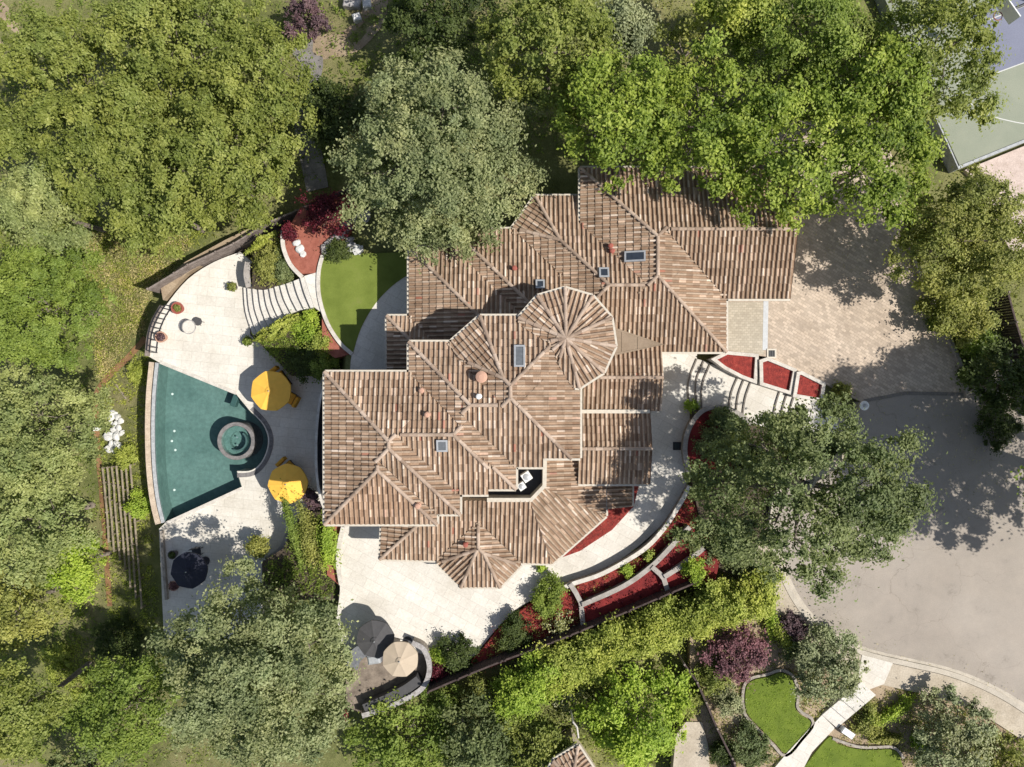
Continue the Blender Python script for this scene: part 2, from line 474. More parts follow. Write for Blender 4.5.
LP['bark'] = leaf_mat('bark_chip', (.07, .02, .016), (.20, .05, .035), (.36, .16, .11), .05)
# ------------------------------------------------------------------ terrain
def smooth(a, b, x):
    t = min(1, max(0, (x-a)/(b-a))); return t*t*(3-2*t)
def gz(x, y):
    px, py = x/G+512, 383.5-y/G
    gentle = np.interp(px, [-600, 40, 200, 420, 700, 830, 3000], [-9, -5.6, -3.0, -.3, -.2, .62, .62])
    cliff = np.interp(px, [-600, 40, 100, 145, 160, 300, 326, 345, 700, 830, 3000],
                      [-9, -6, -4.9, -4.6, -4.2, -3.4, -3.0, -.25, -.2, .62, .62])
    w = smooth(150, 250, py)*(1-smooth(650, 740, py))
    z = gentle*(1-w)+cliff*w
    z += .10*math.sin(x*.7+1)*math.sin(y*.6)+.05*math.sin(x*1.9)*math.cos(y*2.3)
    if px > 330: z = min(z, np.interp(px, [330, 420, 700, 830], [-.05, -.15, -.15, .66]))
    return float(z)
def gp(px, py):
    """ground point seen at pixel"""
    z = 0
    for _ in range(4):
        x, y, _z = P(px, py, z); z = gz(x, y)
    return P(px, py, z)

def build_ground():
    xs = np.concatenate([np.linspace(-420, -42, 22)[:-1], np.linspace(-42, 42, 169), np.linspace(42, 420, 22)[1:]])
    ys = np.concatenate([np.linspace(-420, -34, 22)[:-1], np.linspace(-34, 34, 137), np.linspace(34, 420, 22)[1:]])
    V = [(x, y, gz(x, y)) for y in ys for x in xs]
    nx, ny = len(xs), len(ys)
    i, j = np.meshgrid(np.arange(nx-1), np.arange(ny-1))
    a = (j*nx+i).ravel()
    F = np.stack([a, a+1, a+1+nx, a+nx], 1)
    setp(obj('ground', V, F, M['ground'], smooth=True), kind='structure')
build_ground()

# ------------------------------------------------------------------ foliage
def unit(a):
    return a/np.maximum(1e-9, np.linalg.norm(a, axis=-1, keepdims=True))

def leaves_at(rng, pts, nrm, tw, L, asp=.6):
    """rhombus leaves (slightly folded by their random tilt) -> verts, faces, uvs"""
    n = len(pts)
    r = unit(rng.normal(size=(n, 3)))
    a = unit(np.cross(nrm, r)); b = np.cross(nrm, a)
    l = (L*rng.uniform(.65, 1.35, n))[:, None]
    w = l*asp
    v = np.stack([pts-a*l*.5, pts-b*w*.5+nrm*l*.08, pts+a*l*.5, pts+b*w*.5+nrm*l*.08], 1).reshape(-1, 3)
    f = np.arange(4*n).reshape(n, 4)
    uv = np.repeat(np.stack([rng.uniform(0, 1, n), tw], 1), 4, 0)
    return v, f, uv

def crown_points(rng, R, Rz, L, cover=2.2, lobes=7, cl=.55, droop=0.0, gap=.8, asp=.6, flat=1.0, fuzz=.50):
    """leaf clumps spread over several uneven lobes. Local coordinates, centre = 0"""
    lob = [(np.array([0, 0, .05*Rz]), .62*R)]
    ph = rng.uniform(0, 6.28)
    for k in range(lobes):
        a = ph+2*PI*k/lobes+rng.uniform(-.3, .3)
        q = rng.uniform(.26, .54)*R
        d = (R-q)*rng.uniform(.82, 1.12)
        lob.append((np.array([d*math.cos(a), d*math.sin(a), rng.uniform(-.45, .20)*Rz]), q))
    for k in range(max(1, lobes//2)):
        a = rng.uniform(0, 6.28); d = rng.uniform(.15, .55)*R
        lob.append((np.array([d*math.cos(a), d*math.sin(a), rng.uniform(.15, .5)*Rz]), rng.uniform(.28, .4)*R))
    for k in range(lobes):                     # small boughs that break the outline
        a = rng.uniform(0, 6.28); q = rng.uniform(.10, .20)*R; d = R*rng.uniform(.88, 1.12)
        lob.append((np.array([d*math.cos(a), d*math.sin(a), rng.uniform(-.4, .1)*Rz]), q))
    for k in range(lobes):                     # and bumps on the top
        a = rng.uniform(0, 6.28); d = rng.uniform(.1, .75)*R; q = rng.uniform(.14, .26)*R
        lob.append((np.array([d*math.cos(a), d*math.sin(a), (.66*math.sqrt(1-(d/R)**2)+.1)*Rz]), q))
    zs = Rz/R
    cen, cdir = [], []
    for c, q in lob:
        area = 2.6*PI*q*q
        n = max(4, int(area/(PI*cl*cl)*(.95 if q > .3*R else 1.25)))
        d = unit(rng.normal(size=(n, 3)))
        d = d[d[:, 2] > -.45]
        s = np.array([1, 1, max(.55, zs)])
        p = c+d*s*q*rng.uniform(.72, 1.06, (len(d), 1))
        keep = np.ones(len(p), bool)
        for c2, q2 in lob:
            if c2 is c: continue
            keep &= np.linalg.norm((p-c2)/s, axis=1) > q2*gap
        cen.append(p[keep]); cdir.append(d[keep])
    cen = np.concatenate(cen); cdir = np.concatenate(cdir)
    m = max(1, len(cen))
    f = np.clip(np.exp(rng.normal(size=m)*.5), .35, 2.1)
    cr = cl*f*.95
    per = np.clip((cover*PI*cr*cr*.85/(L*L*asp*.5)).astype(int), 5, 260)
    tw = np.clip(.5+rng.normal(size=m)*.27, 0, 1)
    idx = np.repeat(np.arange(m), per)
    d = unit(rng.normal(size=(len(idx), 3)))
    d[:, 2] = np.where(d[:, 2] < -.2, -d[:, 2]*.5, d[:, 2])
    rad = np.abs(rng.normal(size=len(idx)))*fuzz
    ell = unit(rng.normal(size=(m, 3)))*.24            # twigs are stretched one way
    pts = cen[idx]+d*(cr[idx]*rad)[:, None]*np.array([1, 1, .8*flat])+ell[idx]*(rng.normal(size=len(idx))*cr[idx])[:, None]
    if droop:
        pts[:, 2] -= droop*rng.uniform(0, 1, len(idx))*cr[idx]
    nrm = unit(.4*d+.3*cdir[idx]+np.array([.22, -.06, .7])+.36*rng.normal(size=(len(idx), 3)))
    # sparse leaves inside the crown
    nf = int(.12*len(idx)); q = unit(rng.normal(size=(nf, 3)))*(rng.uniform(0, 1, nf)**.4)[:, None]
    q = q*np.array([.9*R, .9*R, .55*Rz])-np.array([0, 0, .12*Rz])
    pts = np.concatenate([pts, q]); nrm = np.concatenate([nrm, unit(np.array([0, 0, .6])+.6*rng.normal(size=(nf, 3)))])
    tw = np.concatenate([tw[idx], rng.uniform(0, 1, nf)])
    return pts, nrm, tw, lob

def tree(name, label, cat, px, py, rpx, top, pal, group=None, sq=.72, L=.17, cover=2.0, lobes=7, cl=.48,
         droop=0, gap=.8, seed=0, base=None, trunk=True, asp=.6, ry=None, lean=(0, 0), flat=1.0, rot=0.0, limb=None, fuzz=.50):
    rng = np.random.default_rng(seed*7919+int(px)*31+int(py))
    R = .94*rpx*G*(H-top+1)/H
    Rz = R*sq
    zc = top-Rz*.95
    cx, cy, _ = P(px, py, zc)
    bx, by = cx+lean[0], cy+lean[1]
    bz = gz(bx, by)-.1 if base is None else base
    zc = max(zc, bz+.35*Rz)
    t = thing(name, (bx, by, bz), label, cat, group)
    pts, nrm, tw, lob = crown_points(rng, R, Rz, L, cover, lobes, cl, droop, gap, asp, flat, fuzz)
    if ry:                                   # elongated crowns: stretch across
        k = ry/rpx; c, s = math.cos(rot), math.sin(rot)
        def st(a):
            u = a[:, 0]*c+a[:, 1]*s; v = (-a[:, 0]*s+a[:, 1]*c)*k
            o = a.copy(); o[:, 0] = u*c-v*s; o[:, 1] = u*s+v*c; return o
        pts = st(pts); lob = [(st(a[None])[0], q) for a, q in lob]
    pts = pts+np.array([cx, cy, zc])
    low = pts[:, 2] < bz+.12
    pts[low, 2] = bz+.12+rng.uniform(0, .2, low.sum())
    if limb:                                 # a bare sunlit limb: no leaves grow over it
        a_, b_ = Vector(P(*limb[0])), Vector(P(*limb[1])); e_ = b_-a_
        k_ = np.clip(((pts-np.array(a_))@np.array(e_))/e_.length_squared, 0, 1)
        dd = pts-(np.array(a_)+k_[:, None]*np.array(e_))
        bare = (np.hypot(dd[:, 0], dd[:, 1]) < .40) & (dd[:, 2] > -.3)
        pts, nrm, tw = pts[~bare], nrm[~bare], tw[~bare]
    v, f, uv = leaves_at(rng, pts, nrm, tw, L, asp)
    if trunk:
        mb = MB()
        rt = max(.06, R*.055)
        h = max(.3, zc-bz-.2*Rz)
        mid = Vector((bx+(cx-bx)*.5+rng.uniform(-.2, .2), by+(cy-by)*.5+rng.uniform(-.2, .2), bz+h*.55))
        topv = Vector((cx, cy, bz+h))
        mb.tube([(bx, by, bz), tuple(mid), tuple(topv)], [rt*1.25, rt, rt*.8], 8)
        for c, q in lob[1:lobes+1]:
            e = Vector((cx+c[0], cy+c[1], zc+c[2]))
            s0 = mid.lerp(topv, rng.uniform(.5, 1))
            m = s0.lerp(e, .5)+Vector((0, 0, .08*R))
            mb.tube([tuple(s0), tuple(m), tuple(e)], [rt*.5, rt*.32, rt*.12], 6)
            for k in range(3):
                e2 = e+Vector(tuple(rng.normal(size=3)*q*.45))
                mb.tube([tuple(e.lerp(m, .3)), tuple(e2)], [rt*.16, rt*.05], 4)
        mb.build('trunk', M['bark'], t, smooth=True)
        if limb:
            lm = MB(); lm.tube([(cx, cy, zc-.3*Rz), tuple(a_), tuple(a_.lerp(b_, .5)), tuple(b_), tuple(b_+e_*.5-Vector((0, 0, .6)))], [.34, .30, .28, .24, .1], 9)
            lm.build('limb', M['limb'], t, smooth=True)
    obj('crown' if trunk else 'foliage', v, f, LP[pal], t, uvs=uv)
    return t

def shrub(name, label, px, py, rpx, h, pal, group=None, cat='shrub', base=None, seed=0, L=.11, cover=1.8, cl=.24, ry=None, rot=0, lobes=5):
    """low plant: a single leafy mass on short stems"""
    z0 = base if base is not None else gp(px, py)[2]
    rng = np.random.default_rng(seed*131+int(px)*17+int(py))
    R = rpx*G*(H-z0-h)/H
    cx, cy, _ = P(px, py, z0+h*.6)
    t = thing(name, (cx, cy, z0), label, cat, group)
    pts, nrm, tw, lob = crown_points(rng, R, h*.62, L, cover, lobes, min(cl, R*.5), 0, .75)
    if ry:
        k = ry/rpx; c, s = math.cos(rot), math.sin(rot)
        u = pts[:, 0]*c+pts[:, 1]*s; w = (-pts[:, 0]*s+pts[:, 1]*c)*k
        pts[:, 0], pts[:, 1] = u*c-w*s, u*s+w*c
    pts = pts+np.array([cx, cy, z0+h*.45])
    low = pts[:, 2] < z0+.04
    pts[low, 2] = z0+.04+rng.uniform(0, .15, low.sum())
    v, f, uv = leaves_at(rng, pts, nrm, tw, L)
    mb = MB()
    for k in range(5):
        a = rng.uniform(0, 6.28); d = rng.uniform(.2, .6)*R
        mb.tube([(cx+.03*math.cos(a), cy+.03*math.sin(a), z0-.05), (cx+d*math.cos(a), cy+d*math.sin(a), z0+h*.7)], [.03, .012], 5)
    mb.build('stem', M['bark'], t)
    obj('foliage', v, f, LP[pal], t, uvs=uv)
    return t

def inpoly(px, py, poly):
    r = False; n = len(poly); j = n-1
    for i in range(n):
        xi, yi = poly[i][:2]; xj, yj = poly[j][:2]
        if (yi > py) != (yj > py) and px < (xj-xi)*(py-yi)/(yj-yi)+xi: r = not r
        j = i
    return r

def scatter(name, polys, n, pal, L, seed=1, hmax=.35, clump=14, cr=.35, zoff=None, asp=.35, holes=()):
    rng = np.random.default_rng(seed)
    xs = [p[0] for q in polys for p in q]; ys = [p[1] for q in polys for p in q]
    cen = []
    tries = 0
    while len(cen) < n//clump and tries < 40*n:
        tries += 1
        px, py = rng.uniform(min(xs), max(xs)), rng.uniform(min(ys), max(ys))
        if any(inpoly(px, py, q) for q in polys) and not any(inpoly(px, py, q) for q in holes):
            cen.append(gp(px, py) if zoff is None else P(px, py, zoff))
    cen = np.array(cen); m = len(cen)
    idx = np.repeat(np.arange(m), clump)
    s = rng.uniform(.4, 1.3, m)
    d = rng.normal(size=(len(idx), 3)); d[:, 2] = np.abs(d[:, 2])
    pts = cen[idx]+d*np.array([cr, cr, hmax*.5])*s[idx][:, None]*.6+np.array([0, 0, .03])
    nrm = unit(rng.normal(size=(len(idx), 3))+np.array([0, 0, .7]))
    v, f, uv = leaves_at(rng, pts, nrm, rng.uniform(0, 1, m)[idx], L, asp)
    return setp(obj(name, v, f, LP[pal], uvs=uv), kind='stuff')

# ------------------------------------------------------------------ roofs
class Plane:
    """z = c + s * (horizontal distance from the eave line)"""
    def __init__(s, a, b, ze, slope):            # eave from a to b, interior on the left (ccw)
        d = Vector((b[0]-a[0], b[1]-a[1])).normalized()
        s.n = (-d.y, d.x); s.a = a; s.b = b; s.ze = ze; s.s = slope
        s.k = (slope*s.n[0], slope*s.n[1], ze-slope*(a[0]*s.n[0]+a[1]*s.n[1]))
        s.off = random.randint(1, 400)
    def z(s, x, y): return s.k[0]*x+s.k[1]*y+s.k[2]

def clip(poly, h):
    out = []
    n = len(poly)
    for i in range(n):
        p, q = poly[i], poly[(i+1) % n]
        fp, fq = h[0]*p[0]+h[1]*p[1]+h[2], h[0]*q[0]+h[1]*q[1]+h[2]
        if fp >= 0: out.append(p)
        if (fp >= 0) != (fq >= 0):
            t = fp/(fp-fq); out.append((p[0]+t*(q[0]-p[0]), p[1]+t*(q[1]-p[1])))
    res = []
    for p in out:
        if not res or math.hypot(p[0]-res[-1][0], p[1]-res[-1][1]) > 1e-5: res.append(p)
    if len(res) > 1 and math.hypot(res[0][0]-res[-1][0], res[0][1]-res[-1][1]) < 1e-5: res.pop()
    return res if len(res) > 2 and abs(area2(res)) > 2e-3 else []

def edge_h(a, b, inset=0.0):
    d = Vector((b[0]-a[0], b[1]-a[1])).normalized()
    n = (-d.y, d.x)
    return (n[0], n[1], -(a[0]*n[0]+a[1]*n[1])-inset)

class Block:
    def __init__(s, pts, ze, edges=None, slope=.30, walls=True, zb=-.3):
        """pts = px outline (optional third value: own z); edges[i] = eave z of the edge, or None for no slope"""
        w = [P(p[0], p[1], p[2] if len(p) > 2 else ze) for p in pts]
        w = [(p[0], p[1]) for p in w]
        n = len(w)
        e = list(edges) if edges else [ze]*n
        if area2(w) < 0:
            w = w[::-1]; e = e[::-1]; e = e[1:]+e[:1]
        s.w, s.e, s.ze, s.walls, s.zb = w, e, ze, walls, zb
        s.pl = [Plane(w[i], w[(i+1) % n], e[i], slope) if e[i] is not None else None for i in range(n)]
        s.eh = [edge_h(w[i], w[(i+1) % n]) for i in range(n)]
        s.act = [p for p in s.pl if p]
    def inside(s, x, y, ins=0):
        return all(h[0]*x+h[1]*y+h[2] >= ins for h in s.eh)
    def z(s, x, y): return min(p.z(x, y) for p in s.act)
    def faces(s):
        out = []
        for p in s.act:
            poly = list(s.w)
            for q in s.act:
                if q is p: continue
                h = (q.k[0]-p.k[0], q.k[1]-p.k[1], q.k[2]-p.k[2])
                poly = clip(poly, h) if poly else []
            if poly: out.append((p, poly))
        return out

RW, RL = .25, .40
PROF_T = np.array([0, .12, .23, .255, .32, .41, .50, .59, .68, .745, .77, .88])
def prof(t):
    return .115*np.sqrt(np.maximum(0, 1-((t-.5)/.27)**2))
def tile_surface(pl, poly, acc):
    ax, ay = pl.n[1], -pl.n[0]
    nx, ny = pl.n
    Q = np.array(poly)
    U = Q[:, 0]*ax+Q[:, 1]*ay; Vv = Q[:, 0]*nx+Q[:, 1]*ny
    u0, u1 = U.min(), U.max()
    k0, k1 = math.floor(u0/RW), math.ceil(u1/RW)
    us = ((np.arange(k0, k1+1)[:, None]+PROF_T[None])*RW).ravel()
    us = np.unique(np.round(np.concatenate([us[(us > u0) & (us < u1)], U]), 5))
    lo = np.full(len(us), 1e9); hi = np.full(len(us), -1e9)
    n = len(Q)
    for i in range(n):
        j = (i+1) % n
        a, b = (U[i], Vv[i]), (U[j], Vv[j])
        if abs(a[0]-b[0]) < 1e-4:
            m = np.abs(us-a[0]) < 2e-4
            lo[m] = np.minimum(lo[m], min(a[1], b[1])); hi[m] = np.maximum(hi[m], max(a[1], b[1])); continue
        if a[0] > b[0]: a, b = b, a
        m = (us >= a[0]-1e-5) & (us <= b[0]+1e-5)
        vv = a[1]+(b[1]-a[1])*(us[m]-a[0])/(b[0]-a[0])
        lo[m] = np.minimum(lo[m], vv); hi[m] = np.maximum(hi[m], vv)
    ok = hi > -1e8
    us, lo, hi = us[ok], lo[ok], hi[ok]
    v0 = pl.a[0]*nx+pl.a[1]*ny
    r0, r1 = math.floor((lo.min()-v0)/RL), math.ceil((hi.max()-v0)/RL)
    rows, saw = [], []
    for r in range(r0, r1+1):
        rows += [v0+r*RL, v0+(r+1)*RL-.003]; saw += [.05, 0.0]
    rows, saw = np.array(rows), np.array(saw)
    V = np.clip(rows[None], lo[:, None], hi[:, None])
    uu = np.repeat(us[:, None], len(rows), 1)
    X = uu*ax+V*nx; Y = uu*ay+V*ny
    t = (us/RW) % 1.0
    rid = np.floor(us/RW); jit = (np.abs(np.sin(rid*12.9898+np.floor(us/RW*2)*3.1))*43758.5453) % 1.0
    cj = (np.abs(np.sin(rid[:, None]*7.13+np.floor(np.arange(len(rows))/2)[None]*3.77))*9631.7) % 1.0
    vr = np.repeat(rows[::2], 2)
    sw = .05*(1-np.clip((V-vr[None])/RL, 0, 1))
    Z = pl.k[0]*X+pl.k[1]*Y+pl.k[2]+prof(t)[:, None]+sw+.022*cj
    verts = np.stack([X, Y, Z], -1).reshape(-1, 3)
    nr = len(rows)
    i, j = np.meshgrid(np.arange(len(us)-1), np.arange(nr-1), indexing='ij')
    i, j = i.ravel(), j.ravel()
    keep = ((V[i, j+1]-V[i, j]) > 1e-5) | ((V[i+1, j+1]-V[i+1, j]) > 1e-5)
    i, j = i[keep], j[keep]
    F = np.stack([i*nr+j, (i+1)*nr+j, (i+1)*nr+j+1, i*nr+j+1], 1)
    # make it face upwards: orientation from the two axes
    if ax*ny-ay*nx < 0: F = F[:, ::-1]
    um = (us[i]+us[i+1])/2/RW*2+.5+pl.off*2
    vm = (j//2)+.5+r0+300
    uv = np.repeat(np.stack([um, vm], 1), 4, 0)
    acc.append((verts, F, uv))

def merge(acc):
    vs, fs, us = [], [], []; b = 0
    for v, f, u in acc:
        vs.append(v); fs.append(f+b); us.append(u); b += len(v)
    return np.concatenate(vs), np.concatenate(fs), np.concatenate(us)

def runs(a, b, test, step=.12):
    """visible sub-segments of a 3-D segment"""
    a, b = Vector(a), Vector(b); L = (b-a).length
    n = max(2, int(L/step)); out = []; st = None
    for k in range(n):
        t = (k+.5)/n; p = a.lerp(b, t)
        v = test(p)
        if v and st is None: st = k/n
        if not v and st is not None: out.append((a.lerp(b, st), a.lerp(b, k/n))); st = None
    if st is not None: out.append((a.lerp(b, st), b))
    return [s for s in out if (s[1]-s[0]).length > .15]

def cap_tube(acc, a, b, r=.15, seed=0):
    """row of overlapping half-round ridge tiles"""
    d = (b-a); L = d.length; d = d/L
    s = d.cross(Vector((0, 0, 1))).normalized(); up = s.cross(d).normalized()
    n = max(1, int(round(L/.42)))
    vs, fs, uv = [], [], []
    for k in range(n):
        for q, rr in ((k/n, r*1.12), ((k+1)/n, r*.92)):
            p = a+d*(L*q)
            for i in range(7):
                t = PI*i/6
                vs.append(tuple(p+s*(math.cos(t)*rr)+up*(math.sin(t)*rr*.85+.035)))
        o = 14*k
        for i in range(6):
            fs.append((o+i, o+i+1, o+7+i+1, o+7+i)); uv += [(k+.5+seed*13, seed+.5)]*4
    acc.append((np.array(vs), np.array(fs), np.array(uv)))

def build_roof(parent, blocks, gutters=True, capr=.095):
    for a, A in enumerate(blocks):
        acc, caps, guts = [], [], []
        wall = MB()
        fcs = A.faces()
        for p, poly in fcs:
            pieces = [poly]
            for b, B in enumerate(blocks):
                if b == a: continue
                hs = []; skip = False; cop = False
                for q in B.act:
                    h = (q.k[0]-p.k[0], q.k[1]-p.k[1], q.k[2]-p.k[2])
                    if abs(h[0]) < 1e-4 and abs(h[1]) < 1e-4:
                        if abs(h[2]) < .02:
                            if b < a: cop = True; continue
                            skip = True; break
                        if h[2] < 0: skip = True; break
                        continue
                    hs.append(h)
                if skip: continue
                hs += [edge_h(B.w[i], B.w[(i+1) % len(B.w)], 0 if cop else .3) for i in range(len(B.w))]
                new = []
                for pc in pieces:
                    cur = pc
                    for h in hs:
                        o = clip(cur, (-h[0], -h[1], -h[2]))
                        if o: new.append(o)
                        cur = clip(cur, h)
                        if not cur: break
                pieces = new
            for pc in pieces:
                tile_surface(p, pc, acc)
                n = len(pc)
                for i in range(n):       # close gable ends below the tiles
                    q, r = pc[i], pc[(i+1) % n]
                    for e, h in zip(A.e, A.eh):
                        if e is None and abs(h[0]*q[0]+h[1]*q[1]+h[2]) < .01 and abs(h[0]*r[0]+h[1]*r[1]+h[2]) < .01:
                            zl = min(A.ze, p.z(*q), p.z(*r))-.35
                            wall.add([(q[0], q[1], p.z(*q)+.02), (r[0], r[1], p.z(*r)+.02), (r[0], r[1], zl), (q[0], q[1], zl)], [(0, 1, 2, 3)])
        def hidden(pt, side, eps=.03):
            for k in (0, -.35, .35):
                x, y = pt.x+side[0]*k, pt.y+side[1]*k
                for b, B in enumerate(blocks):
                    if b == a or not B.inside(x, y, .02): continue
                    if B.z(x, y) > (pt.z if k == 0 else A.z(x, y))+eps: return True
                    if b < a and k == 0 and abs(B.z(x, y)-pt.z) < .005 and abs(B.z(x+side[0]*.3, y+side[1]*.3)-A.z(x+side[0]*.3, y+side[1]*.3)) < .01 and abs(B.z(x-side[0]*.3, y-side[1]*.3)-A.z(x-side[0]*.3, y-side[1]*.3)) < .01: return True
            return False
        sd = 0
        for i, (p, poly) in enumerate(fcs):
            for q, _ in fcs[i+1:]:
                pts = [pt for pt in poly if abs(p.z(*pt)-q.z(*pt)) < 1e-4]
                if len(pts) >= 2:
                    s, e = pts[0], pts[-1]
                    dd = Vector((e[0]-s[0], e[1]-s[1])).normalized()
                    for u, v in runs((*s, p.z(*s)), (*e, p.z(*e)), lambda t: not hidden(t, (-dd.y, dd.x))):
                        sd += 1
                        ca = []; cap_tube(ca, u+Vector((0, 0, .07)), v+Vector((0, 0, .07)), capr, sd+a*20); caps.append(ca)
        for p in A.act:
            def vis(t):
                for b, B in enumerate(blocks):
                    if b == a: continue
                    if B.inside(t.x, t.y, .02) and B.z(t.x, t.y) > t.z-.05: return False
                    if b < a and B.inside(t.x, t.y, -.01) and abs(B.z(t.x, t.y)-t.z) < .03: return False
                return True
            if p.ze > A.ze+.3: continue
            for u, v in runs((p.a[0], p.a[1], p.ze), (p.b[0], p.b[1], p.ze), vis):
                d = (v-u).normalized(); o = Vector((-p.n[0], -p.n[1], 0))*.055
                m = (u+v)/2+o
                gut = MB(); gut.box((m.x, m.y, p.ze-.03), ((v-u).length, .11, .14), math.atan2(d.y, d.x)); guts.append(gut)
        if acc:
            v, f, uv = merge(acc)
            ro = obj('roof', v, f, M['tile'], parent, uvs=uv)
            dk = MB()
            for pp, poly in fcs:
                dk.add([(x, y, pp.z(x, y)-.04-.007*a) for x, y in poly], [tuple(range(len(poly)))])
            dk.build('roof_deck', M['deck'], ro)
            for ca in caps:
                v, f, uv = merge(ca); obj('ridge_cap', v, f, M['cap'], ro, uvs=uv)
            for gut in guts if gutters else []: gut.build('gutter', M['gutter'], ro)
        if A.walls:
            inn = offset_poly(A.w, .45)
            prism_world(inn, A.zb, A.ze-.06, wall)
        if wall.v: wall.build('wall', M['stucco'], parent)
# ================================================================== HOUSE
ZU, ZL, ZG, ZS = 6.55, 2.95, 3.45, 3.05
house = thing('house', P(470, 420, 0), 'large villa with many joined hip roofs of mottled brown clay tiles', 'house')
N_ = None
TC = [(565+51*math.cos(2*PI*(k+.25)/11), 339+51*math.sin(2*PI*(k+.25)/11)) for k in range(11)]
turret = Block(TC, ZU+.12, slope=.185, zb=0)
ZU9 = Plane(P(409, 467, ZU)[:2], P(543, 467, ZU)[:2], ZU, .30).z(*P(500, 458, ZU)[:2])
upper = [
    Block([(325, 372), (325, 524), (437, 524), (437, 372)], ZU, zb=-2.5),
    Block([(325, 372), (325, 514), (460, 514), (460, 372)], ZU, zb=-2.5),
    Block([(325, 372), (325, 494.5), (488.5, 494.5), (488.5, 372)], ZU, [ZU, ZU, ZU+.42, ZU], zb=-2.5),
    Block([(409, 342), (409, 489), (516, 489), (516, 342)], ZU, zb=-2),
    Block([(409, 342), (409, 467), (543, 467), (543, 342)], ZU, [ZU, ZU, ZU+.566, ZU], zb=-1),
    Block([(480, 316), (441, 350), (441, 458), (580, 458), (580, 316)], ZU, [ZU, ZU, ZU9, ZU, ZU], zb=-1),
    turret,
]
build_roof(house, upper)
lower = [
    Block([(387, 316), (387, 400), (470, 400), (470, 316)], ZL, [ZL, N_, N_, ZL]),
    Block([(409, 247), (409, 390), (525, 390), (525, 247)], ZL, [ZL, N_, N_, ZL]),
    Block([(452, 229), (452, 380), (560, 380), (560, 229)], ZL, [ZL, N_, N_, ZL]),
    Block([(535, 196), (512, 228), (512, 352, ZG), (640, 352, ZG), (640, 196)], ZL, [ZL, ZL, ZG, N_, ZL]),
    Block([(580, 168), (580, 352), (726, 352), (726, 168)], ZG),
    Block([(655, 168), (655, 299), (790, 299), (790, 168)], ZG, [N_, ZG, N_, ZG]),
    # south wing round the light well
    Block([(380, 500, 4), (380, 559), (552, 563.5), (530, 500, 4)], ZS, [ZS, ZS, N_, N_]),
    Block([(530, 500, 4), (552, 563.5), (606, 516), (543.7, 487, 4)], ZS, [N_, ZS, N_, N_], walls=False),
    Block([(543.7, 487, 4), (606, 516), (606, 459), (545, 459, 4)], ZS, [N_, ZS, N_, N_]),
    Block([(606, 459), (606, 508), (632, 506), (632, 459)], 2.66, [N_, N_, 2.66, N_]),
    # octagonal bay
    Block([(437, 520), (437, 563), (461, 587), (500, 587), (521, 565), (521, 520)], ZS+.02, [ZS+.02]*5+[N_]),
    # twin entry gables
    Block([(583, 344), (583, 411), (661, 411), (661, 344)], 3.6, [N_, 3.6, N_, 3.6]),
    Block([(578, 411), (578, 484), (650, 484), (650, 411)], 3.6, [N_, 3.6, N_, 3.6]),
]
build_roof(house, lower)
# flat triangular roof beside the turret, light well floor and parapets
slab('flat_roof', [(606, 326), (663, 344.5), (606, 356)], 4.02, 3.2, M['flatroof'], house)
fr_ = bpy.data.objects['flat_roof']
fe = [P(*q_, 4.02) for q_ in [(606, 326), (663, 344.5), (606, 356)]]
band_world(fe, .14, 3.9, 4.05).build('flashing', M['flatroof'], fr_)
for q_ in (622, 638):
    h_ = (663-q_)/57
    mb = band_world([P(q_, 344.5-17.5*h_, 4.02), P(q_, 344.5+11*h_, 4.02)], .05, 3.9, 4.045); mb.build('seam', M['flatroof'], fr_)
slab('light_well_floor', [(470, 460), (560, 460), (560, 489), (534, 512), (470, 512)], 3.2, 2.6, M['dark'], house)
band_px([(545, 458), (544.5, 486), (531, 500), (487, 500)], .22, 3.2, 4.3).build('parapet', M['gutter'], house)
band_px([(578, 411.5), (650, 411.5)], .2, 3.45, 3.84).build('valley_gutter', M['gutter'], house)
def roof_z(px, py, blocks):
    x, y, _ = P(px, py, 5 if blocks is lower else 6.6)
    best = None
    for _ in range(4):
        zs = [(B.z(x, y), B) for B in blocks if B.inside(x, y)]
        if not zs: return None
        z, B = max(zs, key=lambda q: q[0]); x, y, _ = P(px, py, z)
        best = (z, min(B.act, key=lambda p: p.z(x, y)))
    return (x, y, best[0], best[1])
def on_roof(px, py, blocks):
    x, y, z, p = roof_z(px, py, blocks)
    return (x, y, z), p
def skylight(px, py, wpx, hpx, blocks, glass):
    (x, y, z), p = on_roof(px, py, blocks)
    k = G*(H-z)/H
    w, h = wpx*k/2, hpx*k/2
    def q(u, v, dz): return (x+u, y+v, p.z(x+u, y+v)+dz)
    mb = MB()
    o = [q(-w, -h, .30), q(w, -h, .30), q(w, h, .30), q(-w, h, .30)]
    i_ = [q(-w+.09, -h+.09, .30), q(w-.09, -h+.09, .30), q(w-.09, h-.09, .30), q(-w+.09, h-.09, .30)]
    b = [q(-w, -h, -.05), q(w, -h, -.05), q(w, h, -.05), q(-w, h, -.05)]
    mb.add(o+i_+b, [(0, 1, 5, 4), (1, 2, 6, 5), (2, 3, 7, 6), (3, 0, 4, 7), (8, 9, 1, 0), (9, 10, 2, 1), (10, 11, 3, 2), (11, 8, 0, 3)])
    f = mb.build('skylight', M['grey'], house)
    g = MB(); g.add([q(-w+.08, -h+.08, .27), q(w-.08, -h+.08, .27), q(w-.08, h-.08, .27), q(-w+.08, h-.08, .27)], [(0, 1, 2, 3)])
    g.build('pane', M[glass], f)
skylight(519.5, 356, 11, 22, upper, 'glass_grey')
skylight(442.5, 445.5, 11, 12, upper, 'glass_grey')
skylight(603.5, 273, 10, 10, lower, 'glass')
skylight(634, 257, 20, 10.5, lower, 'glass')
skylight(540, 284.5, 9, 9, lower, 'glass')
